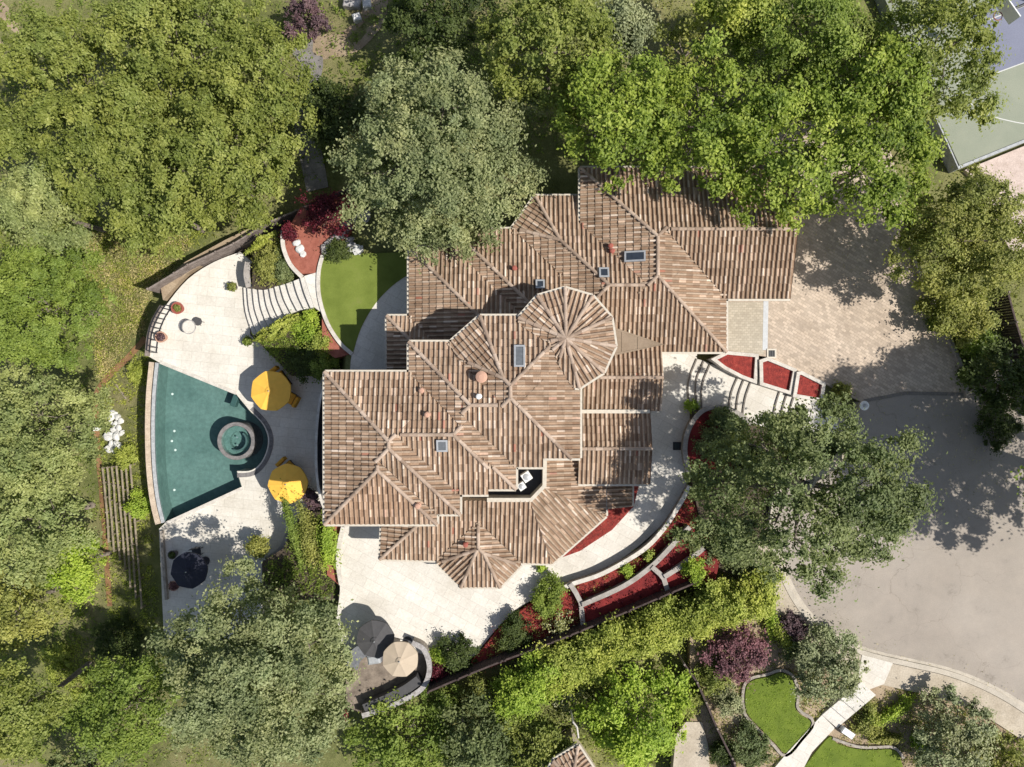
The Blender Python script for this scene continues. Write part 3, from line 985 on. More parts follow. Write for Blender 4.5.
def vent(px, py, blocks, mat, r=.10, h=.4):
    (x, y, z), p = on_roof(px, py, blocks)
    mb = MB(); mb.lathe((x, y, z-.1), [(r*1.6, 0), (r*1.6, .16), (r, .22), (r, h), (r*1.35, h+.02), (r*1.35, h+.1), (r*.7, h+.14)], 12)
    mb.build('roof_vent', M[mat], house, smooth=False)
for a in ((422.5, 390.5), (428, 414.5), (418.5, 505), (479, 396.5)): vent(*a, upper, 'clay' if a[0] != 479 else 'white')
for a in ((466, 543.5), (514.5, 269), (610, 247), (611.5, 252)): vent(*a, lower, 'redclay')
(x, y, z), p = on_roof(482, 377, upper)
ch = MB(); ch.lathe((x, y, z-.2), [(.24, 0), (.24, .65), (.29, .68), (.29, .78), (.22, .82), (.12, .86)], 18)
ch.build('chimney', M['clay'], house)
for px, py, s in ((526.5, 476.5, .5), (521.5, 486, .4)):
    x, y, _ = P(px, py, 3.6)
    mb = MB(); mb.bbox((x, y, 3.2+.3), (s, s, .6), .6); u = mb.build('air_conditioner', M['white'], house)
    mb = MB(); mb.lathe((x, y, 3.8), [(s*.36, 0), (s*.36, .03), (s*.1, .05)], 16); mb.build('fan_grille', M['grey'], u)
# windows and doors (seen from the side only)
def window(px, py, z, w, h, rz, name='window'):
    x, y, _ = P(px, py, z)
    f = MB(); f.box((x, y, z), (w, .09, h), rz); fo = f.build(name, M['white'], house)
    g = MB(); g.box((x, y, z), (w-.16, .12, h-.16), rz); g.build('pane', M['glass'], fo)
def win_on(B, side, fr, z, w, h, name='window'):
    inn = offset_poly(B.w, .45)
    a, b = inn[side], inn[(side+1) % len(inn)]
    x, y = a[0]+(b[0]-a[0])*fr, a[1]+(b[1]-a[1])*fr
    k = G*(H-z)/H
    window(512+x/k, 383.5-y/k, z, w, h, math.atan2(b[1]-a[1], b[0]-a[0]), name)
for fr in (.2, .5, .8):
    win_on(upper[0], 0, fr, 4.3, 1.6, 1.7)
    win_on(upper[0], 0, fr, .2, 1.9, 2.4, 'glazed_door')
win_on(upper[0], 1, .4, 4.4, 1.4, 1.3)
for i in (1, 2, 3): win_on(lower[10], i, .5, 1.4, 1.3, 1.7)
win_on(lower[6], 1, .2, 1.3, 1.6, 1.9)
win_on(lower[5], 1, .55, 1.95, 4.2, 2.2, 'garage_door')

# ================================================================== GROUND WORKS
ZD = -2.4          # pool deck
ZR = .80           # road and driveway level
pool_edge = [(166, 522), (242, 487), (237, 471)] + spline([(237, 471), (252, 470), (263, 459), (268, 441), (263, 425), (250, 411)], 5)[1:] + [(236, 394), (160, 363)]
deck = spline([(148, 356), (151, 338), (157, 321), (167, 304), (188, 279), (214, 262), (240, 252)], 4) + \
    [(252, 262), (250, 285), (250, 335)] + [(262, 345), (290, 375), (330, 372)] + [(335, 515)] + \
    spline([(306, 512), (292, 528), (284, 548), (262, 562)], 4) + [(262, 640), (190, 640), (164, 640), (159, 529)] + pool_edge
slab('pool_deck', deck, ZD, -5.4, M['concrete'], kind='structure')
# south patio, front walk
patio = [(341, 520)] + spline([(341, 530), (338, 560), (340, 590), (335, 625)], 4) + [(345, 660), (440, 672)] + \
    spline([(470, 660), (484, 644), (500, 625), (522, 606), (548, 592), (580, 581), (615, 563), (648, 538), (672, 512), (686, 486), (689, 460), (690, 432), (692, 406)], 5) + \
    [(690, 406), (697, 361), (697, 350), (600, 345), (560, 420), (380, 480)]
slab('patio', patio, .02, -2.6, M['walk'], kind='structure')
slab('garden_path', spline([(409, 274), (392, 286), (375, 304), (361, 328), (352, 353), (349, 385)], 4)+[(440, 390), (440, 274)], .03, -.6, M['walk'], kind='structure')
# artificial lawn with white kerb
lawn = spline([(324, 255), (319.5, 272), (320, 296), (328, 322), (341, 342), (353, 353)], 5)+spline([(353, 353), (361, 328), (375, 304), (392, 286), (409, 274)], 4)[1:]+[(409, 252)]
slab('artificial_lawn', lawn, .06, -2.4, M['turf'], kind='structure')
kerb = thing('lawn_kerb', P(320, 290, 0), 'thin white kerb curving round the left side of the artificial lawn', 'kerb')
band_px(spline([(322.5, 255), (318.5, 272), (319, 296), (327, 322.5), (340, 343), (352, 354)], 5), .22, -.4, .14).build('kerb_edge', M['cap_stone'], kerb)
slab('landing', [(304, 276), (318, 272), (317.5, 296), (322, 313), (314, 307)], .03, -2.5, M['walk'], kind='structure')
# fan of steps down to the pool deck
st = thing('garden_steps', P(280, 300, ZD), 'fan of pale stone steps between the artificial lawn and the pool deck', 'steps')
T = spline([(243.5, 287.5), (262, 288.5), (282, 285), (305, 276.5)], 8); B_ = spline([(253, 335.5), (272, 325), (293, 312.5), (315, 307)], 8)
def at(c, t):
    i = t*(len(c)-1); a = int(min(i, len(c)-2)); f = i-a
    return tuple(c[a][k]*(1-f)+c[a+1][k]*f for k in (0, 1))
def stepline(t):
    a, b = at(T, t), at(B_, t)
    m = ((a[0]+b[0])/2-2.8*(1-t*.7), (a[1]+b[1])/2)
    return spline([a, m, b], 4)
for k in range(11):
    l0, l1 = stepline(k/11), stepline((k+1)/11)
    z = ZD+.218*(k+1)
    s = slab('step', l0+l1[::-1], z, ZD-.4, M['step'], st)
    band_px(l0, .05, z-.215, z-.03).build('riser', M['riser'], s)  # dark strip paints in the shaded front of the step
# steps of the front walk rising to the drive
fs = thing('front_steps', P(750, 390, 0), 'three flights of pale curved steps from the drive to the entry walk', 'steps')
arcs = [[(697.5, 359), (689, 383), (690.5, 408)], [(704.5, 361), (696.5, 383), (698, 408)], [(711, 364), (703, 385), (702.5, 409)],
        [(740, 374), (732, 393), (729, 414)], [(746, 376.5), (739, 395), (736.5, 416)], [(752.5, 379.5), (746, 398), (743, 419)],
        [(781, 390), (776, 406), (772, 430)], [(788, 393), (783, 410), (779, 432)], [(795, 396), (790, 412), (786, 435)],
        [(840, 404), (838, 418), (836, 440)]]
for k in range(9):
    a, b = spline(arcs[k], 4), spline(arcs[k+1], 4)
    z = .02+.09*(k+1)
    s = slab('step', a+b[::-1], z, -.3, M['walk'], fs)
    band_px(a, .15, z-.2, z-.012).build('riser', M['riser'], s)  # dark band paints the riser together with the shadow at its foot
# drive, road, pavement
drive = [(700, 235), (700, 352), (727, 351), (768, 357), (826, 384), (848, 396), (862, 402), (905, 393), (966, 394)] + \
    spline([(966, 394), (962, 372), (950, 342), (936, 312), (922, 280), (911, 250), (905, 222), (896, 170), (880, 120)], 4)[1:] + [(790, 120)]
slab('driveway', drive, ZR, .2, M['drive'], kind='structure')
slab('driveway_apron', [(700, 302), (764, 302), (764, 355), (727, 350), (700, 351)], ZR+.006, .3, M['apron'], kind='structure')
mb = prism_world([P(*q, ZR) for q in [(763.5, 296), (768.5, 296), (767.5, 350), (762.5, 350)]], .5, ZR+.012)
setp(mb.build('drain_channel', M['drain']), 'long narrow grey drain strip across the drive beside the garage', 'drain')
arc = spline([(862, 402), (826, 424), (796, 456), (778, 492), (772, 528), (778, 562), (792, 595), (812, 622), (838, 642), (870, 655), (908, 664), (950, 674), (990, 690), (1030, 714), (1110, 770)], 6)
slab('road', arc+[(1300, 770), (1300, 340), (1010, 360), (966, 394), (905, 393)], ZR-.02, .1, M['road'], kind='structure')
curb = setp(band_px(arc[8:], .30, .4, ZR+.10).build('kerb', M['curb']), kind='structure')
def outer(path, d):
    w = [Vector(p) for p in path]; o = []
    for i, p in enumerate(w):
        t = (w[min(i+1, len(w)-1)]-w[max(i-1, 0)]).normalized()
        o.append((p.x+t.y*-d, p.y+t.x*d))
    return o
a2 = arc[26:]
slab('gutter_strip', outer(a2, -2.3)+outer(a2, -6.0)[::-1], ZR-.012, .2, M['curb'], kind='structure')
slab('pavement', outer(a2, 3)+outer(a2, 26)[::-1], ZR+.085, .2, M['sidewalk'], kind='structure')
band_px([(864, 401), (905, 393.5), (966, 394)], .22, .5, ZR+.012)
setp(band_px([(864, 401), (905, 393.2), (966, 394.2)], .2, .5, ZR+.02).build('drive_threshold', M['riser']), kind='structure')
# low edge wall on the east side of the drive
ew = thing('edge_wall', P(940, 300, .6), 'low pale wall along the right edge of the paved drive', 'wall')
band_px(spline([(907, 222), (913, 250), (924, 280), (938, 312), (952, 342), (964, 372), (968, 398)], 4), .2, .3, ZR+.22).build('wall_body', M['wall_stone'], ew)

# ---------------------------------------------------------------- planting beds (soil sheets)
def bed(name, pts, z, mat, z0=None):
    return slab(name, pts, z, z-1.2 if z0 is None else z0, M[mat], kind='structure')
bed('mulch_bed', [(286, 232), (284, 246), (290, 262), (300, 274), (318, 273), (322, 255), (345, 245), (360, 205), (345, 188), (300, 208)], .0, 'redbark', -2.5)
bed('bark_strip', [(322, 312), (330, 327), (342, 345), (351, 354), (335, 358), (322, 350)], -.05, 'redbark', -2.5)
bed('planting_bed', [(253, 255), (262, 240), (283, 236), (284, 250), (291, 266), (303, 276), (282, 286), (262, 289), (252, 288)], -.9, 'soil', -3)
bed('lower_bed', [(253, 338), (272, 327), (293, 314), (315, 308), (332, 330), (336, 375), (292, 376), (262, 346)], -.9, 'soil', -3)
bed('west_bed', [(262, 562), (284, 548), (292, 528), (306, 512), (345, 512), (345, 600), (262, 600)], -.6, 'soil', -3.5)
bed('bark_bed', [(327, 523), (342, 523), (338, 560), (339, 585), (327, 575)], -.2, 'redbark', -2.5)
bed('tan_bed', [(163, 300), (186, 274), (214, 257), (250, 243), (268, 226), (262, 222), (225, 240), (185, 262), (160, 284)], ZD+.12, 'tan_soil', -5)
# red mulch below the south-east roof
bed('house_bed', [(552, 561), (610, 505), (640, 480), (634, 506), (612, 530), (580, 551)], .07, 'mulch')
# terraced beds outside the walk
W1 = spline([(484, 648), (500, 629), (524, 609), (550, 596), (570, 585), (603, 573.5), (642, 551), (663, 530), (679, 506), (690, 486)], 5)
W2 = spline([(582, 605), (624, 586), (652, 566), (672, 546), (690, 527)], 5)
W3 = spline([(664.5, 577), (686, 563), (704, 548)], 5)
bed('red_bed', W1+[(694, 484), (698, 520), (690, 530)]+W2[::-1]+[(583, 629), (540, 648), (490, 668), (470, 664)], .32, 'mulch', -.6)
bed('upper_red_bed', W2+[(712, 540), (704, 549)]+W3[::-1]+[(667, 592), (629, 612), (583, 632)], .62, 'mulch_shaded', -.6)
bed('top_red_bed', W3+[(720, 560), (715, 582), (690, 586), (667, 593)], .85, 'mulch_shaded', -.3)
bed('oak_bed', [(692, 408), (702, 412), (735, 418), (780, 434), (838, 442), (862, 404), (826, 424), (796, 456), (776, 492), (770, 528), (776, 562), (760, 585), (720, 570), (700, 520), (692, 484)], .55, 'soil', -.3)
bed('circle_bed', spline([(692, 470), (687, 450), (690, 430), (702, 414), (716, 410), (735, 417)], 4)+[(735, 470)], .60, 'mulch_shaded', -.2)
def capwall(name, label, path, w, z0, z1, body='wall_stone', cap='cap_stone', cw=.08, group=None):
    m = path[len(path)//2]
    t = thing(name, P(m[0], m[1], z0), label, 'wall', group)
    band_px(path, w, z0, z1).build('wall_body', M[body], t)
    band_px([P and p for p in path], w+cw, z1+.002, z1+.07).build('wall_cap', M[cap], t)
    return t
capwall('garden_wall', 'long curved garden wall with broad pale cap along the front walk', W1[18:], .17, -.2, .62)
capwall('garden_wall', 'shorter grey-capped curved wall splitting the two dark red beds', W2, .2, 0, .85, cap='cap_grey')
capwall('garden_wall', 'shortest curved bed wall nearest the bright green bush and oak', W3, .2, .2, 1.05, cap='cap_grey')
capwall('garden_wall', 'straight cross wall from the pale cap down to the fence', [(570, 584), (576, 593), (581, 603), (583.5, 630)], .2, -.2, .72, cap='cap_grey')
capwall('garden_wall', 'short cross wall between the two upper dark red beds', [(652, 567), (660, 574), (664, 579), (668, 592)], .2, 0, .92, cap='cap_grey')
capwall('garden_wall', 'curved low wall round the mulch circle under the oak', spline([(689, 472), (685, 450), (689, 429), (701, 412), (717, 407), (736, 412), (752, 424)], 5), .2, -.1, .66, cap='cap_grey')
# planter boxes by the drive
def planter(label, poly, z0, z1, n):
    t = thing('planter', P(poly[0][0], poly[0][1], z0), label, 'planter', 'red mulch planters along the front steps')
    w = [P(*q, z1) for q in poly]
    ring_world(w, .2, z0, z1).build('planter_wall', M['cap_stone'], t)
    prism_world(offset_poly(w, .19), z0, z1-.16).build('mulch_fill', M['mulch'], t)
    return t
planter('longest red mulch planter in pale stone, nearest the house corner', [(711, 359), (727, 351), (759, 354), (757, 384), (741, 378), (724, 369)], -.1, .92, 0)
planter('middle red mulch planter in pale stone, under the square drain', [(759.5, 360), (768, 357), (797, 369), (792, 395), (760, 385)], .1, 1.05, 1)
planter('smallest red mulch planter in pale stone, farthest from the house', [(797, 372), (802, 371), (826, 383), (823, 402), (793, 397)], .3, 1.18, 2)
# square inlet by the planters, square drain on the walk
def inlet(px, py, s, z, label, frame):
    t = thing('drain_cover', P(px, py, z), label, 'drain')
    x, y, _ = P(px, py, z)
    ring_world([(x-s, y-s), (x+s, y-s), (x+s, y+s), (x-s, y+s)], s*.32, z-.1, z+.03).build('frame', M[frame], t)
    g = MB()
    for k in range(4): g.box((x-s*.68+s*1.36*(k+.5)/4, y, z+.01), (s*.2, s*1.36, .02))
    g.build('grate', M['dark'], t)
    h = MB(); h.box((x, y, z-.03), (s*1.4, s*1.4, .03)); h.build('sump', M['pooldark'], t)
inlet(771.5, 353.5, .28, ZR+.02, 'small square drain in a pale frame above the middle planter', 'gutter')
inlet(677, 446, .24, .04, 'black square drain plate in the shaded front walk', 'dark')

# ================================================================== POOL
pool = thing('swimming_pool', P(200, 440, -4.000), 'fan-shaped green swimming pool with a curved vanishing edge', 'pool')
weir = spline([(160, 363), (157, 395), (156, 430), (157, 465), (160.5, 498), (166, 522)], 6)
shape = weir[:-1]+pool_edge[:-1]
ws = ccw([P(*q, -2.520)[:2] for q in shape])
b = MB(); n = len(ws)
b.add([(x, y, -2.420) for x, y in ws]+[(x, y, -3.700) for x, y in ws], [tuple(range(n, 2*n))]+[(i, (i+1) % n, n+(i+1) % n, n+i) for i in range(n)])
b.build('basin', M['plaster'], pool)
b = MB(); b.add([(x, y, -2.535) for x, y in ws], [tuple(range(n))]); b.build('water', M['water'], pool)
band_px(outer(weir, 2.5), .30, -5.200, -2.525).build('weir_edge', M['weir'], pool)
band_px(outer(weir, 8.2), .36, -5.600, -2.750).build('catch_wall', M['tan_stone'], pool)
band_px(outer(weir, 5.2), .16, -5.600, -4.000).build('catch_trough', M['pooldark'], pool)
cp = MB()
band_px([(160, 362), (236, 393)], .22, ZD-.1, ZD+.035, cp); cp.build('coping', M['cap_stone'], pool)
cp = MB(); band_px([(166, 523.5), (243, 488)], .22, ZD-.1, ZD+.035, cp); cp.build('coping', M['cap_stone'], pool)
cp = MB(); band_px(outer(spline([(237, 473), (253, 471), (264, 459), (269, 441), (264, 425), (250, 410)], 5), 2.4), .26, ZD-.1, ZD+.03, cp); cp.build('coping', M['spa_stone'], pool)
for q in ((172, 394), (174, 431), (171.5, 441), (175, 450), (174, 490)):  # small white discs on the pool floor
    x, y, z = P(*q, -3.650)
    mb = MB(); mb.lathe((x, y, -3.700), [(.08, 0), (.08, .03), (.05, .05)], 10); mb.build('pool_disc', M['white'], pool)
mb = MB(); mb.bbox((*P(234.5, 400, -2.700)[:2], -2.900), (.35, .85, .45), -.35); mb.build('entry_step', M['pooldark'], pool)
spa = thing('spa', P(236, 441, -3.600), 'round raised stone spa standing in the swimming pool', 'spa')
sx, sy, _ = P(236, 441, -2.200)
mb = MB(); mb.lathe((sx, sy, 0), [(1.2, -3.680), (1.2, -2.220), (1.17, -2.180), (.97, -2.180), (.95, -2.220), (.95, -3.000)], 40, cap=False)
mb.build('spa_wall', M['spa_stone'], spa)
mb = MB(); mb.lathe((sx, sy, 0), [(.945, -2.23), (.945, -2.99), (.01, -2.99)], 32, cap=False); mb.build('shell', M['shell'], spa)
mb = MB(); mb.lathe((sx, sy, 0), [(.94, -2.980), (.94, -2.650), (.58, -2.650), (.58, -2.980)], 32, cap=False); mb.build('bench', M['shell'], spa)
mb = MB(); mb.lathe((sx, sy, 0), [(.948, -2.330), (.001, -2.330)], 32, cap=False); mb.build('water', M['water'], spa)
band_world([(sx+.62*math.cos(a), sy+.62*math.sin(a)) for a in np.linspace(-1.9, .9, 12)], .10, -2.700, -2.300).build('spa_step', M['pooldark'], spa)
for a in range(2):
    mb = MB(); mb.lathe((sx-.1+.02*a, sy+.2-.5*a, -2.640), [(.06, 0), (.06, .02)], 10); mb.build('pool_disc', M['grey'], spa)

# ================================================================== FURNITURE
def umbrella(px, py, r, zt, zb, mat, label, rot=.2, tilt=.28):
    cx, cy, _ = P(px, py, zt-.2)
    t = thing('patio_umbrella', (cx, cy, zb), label, 'umbrella')
    # eight gores, each sagging a little between its ribs
    vs, f = [(cx, cy, zt)], []
    NR, NA = 4, 4
    for i in range(1, NR+1):
        q = i/NR
        for k in range(8*NA):
            a = rot+2*PI*(k//NA)/8; m = (k % NA)/NA
            p0 = Vector((math.cos(a), math.sin(a))); p1 = Vector((math.cos(a+PI/4), math.sin(a+PI/4)))
            p = p0.lerp(p1, m); sg = 4*m*(1-m)
            sc = r*q*(1+.035*sg*q)
            vs.append((cx+p.x*sc, cy+p.y*sc, zt-r*tilt*q-.03*sg*q+.008*math.sin(9*a)*sg*q))
    n_ = 8*NA
    for k in range(n_): f.append((0, 1+k, 1+(k+1) % n_))
    for i in range(NR-1):
        for k in range(n_):
            j = (k+1) % n_; f.append((1+i*n_+k, 1+(i+1)*n_+k, 1+(i+1)*n_+j, 1+i*n_+j))
    o_ = len(vs); l_ = 1+(NR-1)*n_
    for k in range(n_): vs.append((vs[l_+k][0], vs[l_+k][1], vs[l_+k][2]-.12))
    for k in range(n_): f.append((l_+k, o_+k, o_+(k+1) % n_, l_+(k+1) % n_))
    obj('canopy', vs, f, M[mat], t)
    mb = MB(); mb.tube([(cx, cy, zb), (cx, cy, zt)], .028, 8); mb.build('pole', M['dark'], t)
    mb = MB(); mb.lathe((cx, cy, zb), [(.28, 0), (.28, .06), (.06, .1), (.05, .3)], 16); mb.build('base', M['dark'], t)
    vc = [(cx, cy, zt+.07)]+[(cx+.2*r*math.cos(rot+2*PI*k/8), cy+.2*r*math.sin(rot+2*PI*k/8), zt-.2*r*tilt+.035) for k in range(8)]
    obj('vent_cap', vc, [(0, 1+k, 1+(k+1) % 8) for k in range(8)], M[mat], t)
    mb = MB(); mb.lathe((cx, cy, zt+.05), [(.04, 0), (.04, .05), (.02, .09)], 10); mb.build('finial', M['grey'], t)
    for k in range(8):
        a = rot+2*PI*k/8
        mb = MB(); mb.tube([(cx, cy, zt-.03), (cx+r*math.cos(a), cy+r*math.sin(a), zt-r*tilt-.03)], .012, 4); mb.build('rib', M['dark'], t)
umbrella(270, 391, 1.24, .05, ZD, 'yellow', 'yellow octagonal umbrella nearest the stone steps, half in shade', .28)
umbrella(287, 484, 1.22, .05, ZD, 'yellow', 'yellow octagonal umbrella nearest the clipped shrub rows, half in shade', .1)
umbrella(188, 571, 1.12, .2, ZD, 'navy', 'very dark navy umbrella on the shaded deck below the pool', .2)
umbrella(400, 660, 1.02, 3.1, .02, 'beige', 'beige umbrella over the curved outdoor bar', .35)
umbrella(375, 640, 1.1, 2.3, .02, 'charcoal', 'charcoal umbrella behind the curved outdoor bar', .2)
def lounger(px, py, rz, zb, label, w=.75, l=1.5, mat='gold'):
    x, y, _ = P(px, py, zb+.4)
    t = thing('lounge_chair', (x, y, zb), label, 'chair')
    c, s = math.cos(rz), math.sin(rz)
    def L(u, v, z): return (x+u*c-v*s, y+u*s+v*c, zb+z)
    mb = MB(); mb.bbox(L(-.2, 0, .30), (l*.72, w, .07), rz); mb.build('frame', M['dark'], t)
    mb = MB(); mb.bbox(L(-.2, 0, .42), (l*.72, w*.92, .16), rz, .04); mb.build('seat_cushion', M[mat], t)
    mb = MB(); mb.bbox(L(l*.40, 0, .62), (.2, w*.92, .55), rz, .04); mb.build('back_cushion', M[mat], t)
    for u in (-.65, .3):
        for v in (-.3, .3):
            mb = MB(); mb.box(L(u, v, .15), (.05, .05, .3), rz); mb.build('leg', M['dark'], t)
lounger(280, 378, 2.2, ZD, 'gold cushioned lounge chair poking out above the upper yellow umbrella')
lounger(290, 398, -.5, ZD, 'gold cushioned lounge chair poking out right of the upper yellow umbrella', l=1.3)
lounger(289, 468, 2.35, ZD, 'gold cushioned lounge chair poking out above the lower yellow umbrella')
x, y, _ = P(306, 479.5, ZD+.5)
t = thing('side_table', (x, y, ZD), 'small white side table beside the lower yellow umbrella', 'table')
mb = MB(); mb.bbox((x, y, ZD+.48), (.62, .45, .05), -.5); mb.build('table_top', M['cap_stone'], t)
mb = MB(); mb.tube([(x, y, ZD), (x, y, ZD+.46)], .05, 8); mb.build('leg', M['dark'], t)
# curved balcony on the west side
bal = thing('balcony', P(318, 445, ZD), 'shaded curved balcony with dark railing on the left of the house', 'balcony')
bc = spline([(325, 384), (320, 400), (317, 425), (316, 450), (317, 478), (321, 500), (326, 512)], 5)
slab('floor', bc+[(350, 512), (350, 384)], 1.0, .75, M['granite'], bal)
band_px(bc, .07, 1.0, 1.95).build('railing', M['dark'], bal)
band_px(bc, .14, 1.96, 2.02).build('handrail', M['cap_stone'], bal)
for k in range(0, len(bc), 6):
    mb = MB(); x, y, _ = P(*bc[k], 1.0); mb.box((x+.15, y, -.8), (.18, .18, 3.2)); mb.build('column', M['stucco'], bal)

def pot(px, py, zb, r, h, mat, label, plant=None, pr=None):
    x, y, _ = P(px, py, zb+h)
    t = thing('plant_pot', (x, y, zb), label, 'pot')
    mb = MB(); mb.lathe((x, y, zb), [(r*.65, 0), (r*.95, h*.6), (r, h*.92), (r*1.08, h*.94), (r*1.08, h), (r*.86, h), (r*.84, h*.85), (.01, h*.85)], 18, cap=False)
    mb.build('pot_body', M[mat], t)
    if plant:
        rng = np.random.default_rng(int(px*7+py)); n = 220; q = pr or r*1.1
        d = unit(rng.normal(size=(n, 3))); d[:, 2] = np.abs(d[:, 2])
        p = np.array([x, y, zb+h*.9])+d*q*rng.uniform(.3, 1, (n, 1))
        v, f, uv = leaves_at(rng, p, unit(d+.5*rng.normal(size=(n, 3))+np.array([0, 0, .4])), rng.uniform(0, 1, n), .13)
        obj('plant', v, f, LP[plant], t, uvs=uv)
pot(177, 308, ZD, .36, .5, 'redclay', 'red clay pot by the railing corner on the pool deck', 'olivebrown', .24)
pot(160.5, 337, ZD, .33, .5, 'clay', 'terracotta pot close to the pool corner by the railing', 'plum', .3)
pot(232, 286.5, ZD, .26, .5, 'pot_dark', 'dark pot with a brown-green plant left of the garden steps', 'olivebrown', .34)
pot(172, 555, ZD, .26, .5, 'pot_dark', 'dark oval pot left of the navy umbrella', 'dark', .22)
pot(173.5, 586, ZD, .30, .5, 'clay', 'clay pot with dark red plant below the navy umbrella', 'purple', .34)
pot(342, 716, .02, .34, .5, 'redclay', 'pot of red flowers beside the big oak and the bar', 'crimson', .42)
pot(247.5, 341, ZD, .28, .45, 'pot_dark', 'grey pot of trailing leaves at the foot of the steps', 'green', .36)
x, y, _ = P(189, 327, ZD+.7)
t = thing('glass_table', (x, y, ZD), 'round pale table top standing on the sunny pool deck', 'table')
mb = MB(); mb.lathe((x, y, ZD+.68), [(.40, 0), (.42, .02), (.40, .04)], 24); mb.build('table_top', M['concrete'], t)
mb = MB(); mb.lathe((x, y, ZD+.70), [(.43, 0), (.45, .03), (.43, .045), (.40, .045)], 24, cap=False); mb.build('rim', M['grey_rock'], t)
mb = MB(); mb.tube([(x, y, ZD), (x, y, ZD+.68)], .04, 8); mb.build('leg', M['dark'], t)
x, y, _ = P(197.5, 321.5, ZD+.5)
t = thing('stool', (x, y, ZD), 'dark stool pulled up to the round table on the pool deck', 'stool')
mb = MB(); mb.lathe((x, y, ZD+.40), [(.24, 0), (.26, .04), (.24, .08)], 14); mb.build('seat', M['charcoal'], t)
for a in range(4):
    mb = MB(); mb.tube([(x+.1*math.cos(a*1.57), y+.1*math.sin(a*1.57), ZD+.4), (x+.22*math.cos(a*1.57), y+.22*math.sin(a*1.57), ZD)], .02, 5); mb.build('leg', M['dark'], t)
x, y, _ = P(196, 552, ZD+.5)
t = thing('patio_chair', (x, y, ZD), 'dark metal chair half hidden above the navy umbrella', 'chair')
mb = MB(); mb.bbox((x, y, ZD+.44), (.55, .5, .05), .2); mb.build('seat', M['dark'], t)
mb = MB(); mb.bbox((x, y+.27, ZD+.7), (.55, .05, .5), .2); mb.build('backrest', M['dark'], t)
for u in (-.22, .22):
    for v in (-.2, .2):
        mb = MB(); mb.box((x+u, y+v, ZD+.22), (.04, .04, .44)); mb.build('leg', M['dark'], t)
# outdoor kitchen
M['terrace'] = noisy('dappled_flagstone', (.12, .095, .075), (.24, .195, .155), (.33, .28, .23), scale=1.6, fine=10, bmp=.4)  # dappled oak shade mixed into the brown stone tones
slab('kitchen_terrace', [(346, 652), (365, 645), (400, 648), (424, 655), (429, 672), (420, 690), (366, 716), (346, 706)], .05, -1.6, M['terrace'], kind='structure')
bar = thing('outdoor_bar', P(372, 650, 0), 'curved outdoor bar with a blue-grey granite top', 'bar')
bp = spline([(351, 668), (355, 657), (366, 649), (382, 646.5), (397, 649)], 5)
band_px(bp, .5, 0, .98).build('bar_body', M['wall_stone'], bar); band_px(bp, .8, .982, 1.05).build('bar_top', M['granite'], bar)
gr = thing('barbecue', P(374, 659, .05), 'blue-grey steel barbecue behind the curved bar', 'barbecue')
x, y, _ = P(374, 659, 1.0)
mb = MB(); mb.bbox((x, y, .45), (.8, .6, .85), .15); mb.build('cabinet', M['granite'], gr)
mb = MB(); mb.bbox((x, y, 1.03), (.75, .55, .28), .15, .1); mb.build('lid', M['grey'], gr)
sw = spline([(362, 716), (384, 709), (408, 698), (424, 686), (429.5, 668), (424, 650), (412, 643)], 5)
capwall('bar_wall', 'curved rough white wall closing the outdoor kitchen along the hedge', sw, .22, -1.2, .8, cap='grey_rock')
band_px(spline([(364, 709), (385, 700), (405, 690), (419, 680)], 4), .55, 0, .8).build('counter', M['charcoal'], thing('back_counter', P(392, 698, 0), 'long dark counter along the inner side of the rough white wall', 'counter'))

# ================================================================== FENCES AND RAILS
def fence(label, path, z0, z1, mat, pm, panel=1.9, cat='fence', name='garden_fence', th=.05):
    w = [P(p[0], p[1], z1) for p in path]
    m = w[len(w)//2]
    t = thing(name, (m[0], m[1], z0), label, cat)
    for i in range(len(w)-1):
        a, b = Vector(w[i]), Vector(w[i+1]); L = (b-a).length; d = (b-a)/L
        rz = math.atan2(d.y, d.x); n = max(1, int(L/.15))
        mb = MB()
        for k in range(n):
            c = a+d*(L*(k+.5)/n)
            mb.box((c.x, c.y, (z0+z1)/2+.012*(k % 3)), (L/n-.012, th, z1-z0), rz)
        mb.box((*(a+d*L/2)[:2], z1-.02), (L-.11, .10, .06), rz)
        mb.build('board_panel', M[mat], t)
        for k in range(int(L/panel)+1):
            c = a+d*min(L, k*panel)
            pb = MB(); pb.bbox((c.x, c.y, (z0+z1)/2+.06), (.11, .11, z1-z0+.15), rz); pb.build('post', M[pm], t)
    return t
fence('grey weathered board fence stepping along the top of the pool deck', [(148, 289), (188, 265), (234, 243.5), (268, 222.5), (304, 207.5)], -4.6, ZD+1.05, 'fence', 'fence')
fence('dark thin board fence behind the crimson tree', [(304, 207), (326, 198), (350, 188), (392, 170)], -1.6, .6, 'fence_dark', 'fence_dark')
fence('dark fence dividing the red beds from the yellow-green hedge', [(428, 692), (470, 674), (505, 660), (540, 647.5), (581, 631), (629, 611), (672, 592.5), (700, 581)], -.3, 1.55, 'fence_dark', 'fence_dark')
fence('dark fence between the two gardens at the bottom edge', [(684, 664), (697, 682), (706, 702), (717, 728), (734, 762), (742, 785)], .4, 1.9, 'fence_dark', 'fence', name='boundary_fence')
def railing(label, path, zb, z1, name='deck_railing'):
    w = [P(p[0], p[1], z1) for p in path]
    t = thing(name, (*w[len(w)//2][:2], zb), label, 'railing')
    band_world(w, .07, z1-.06, z1).build('top_rail', M['dark'], t)
    band_world(w, .05, zb+.08, zb+.12).build('bottom_rail', M['dark'], t)
    for k in range(0, len(w), 2):
        mb = MB(); mb.box((w[k][0], w[k][1], (zb+z1)/2), (.05, .05, z1-zb)); mb.build('baluster', M['dark'], t)
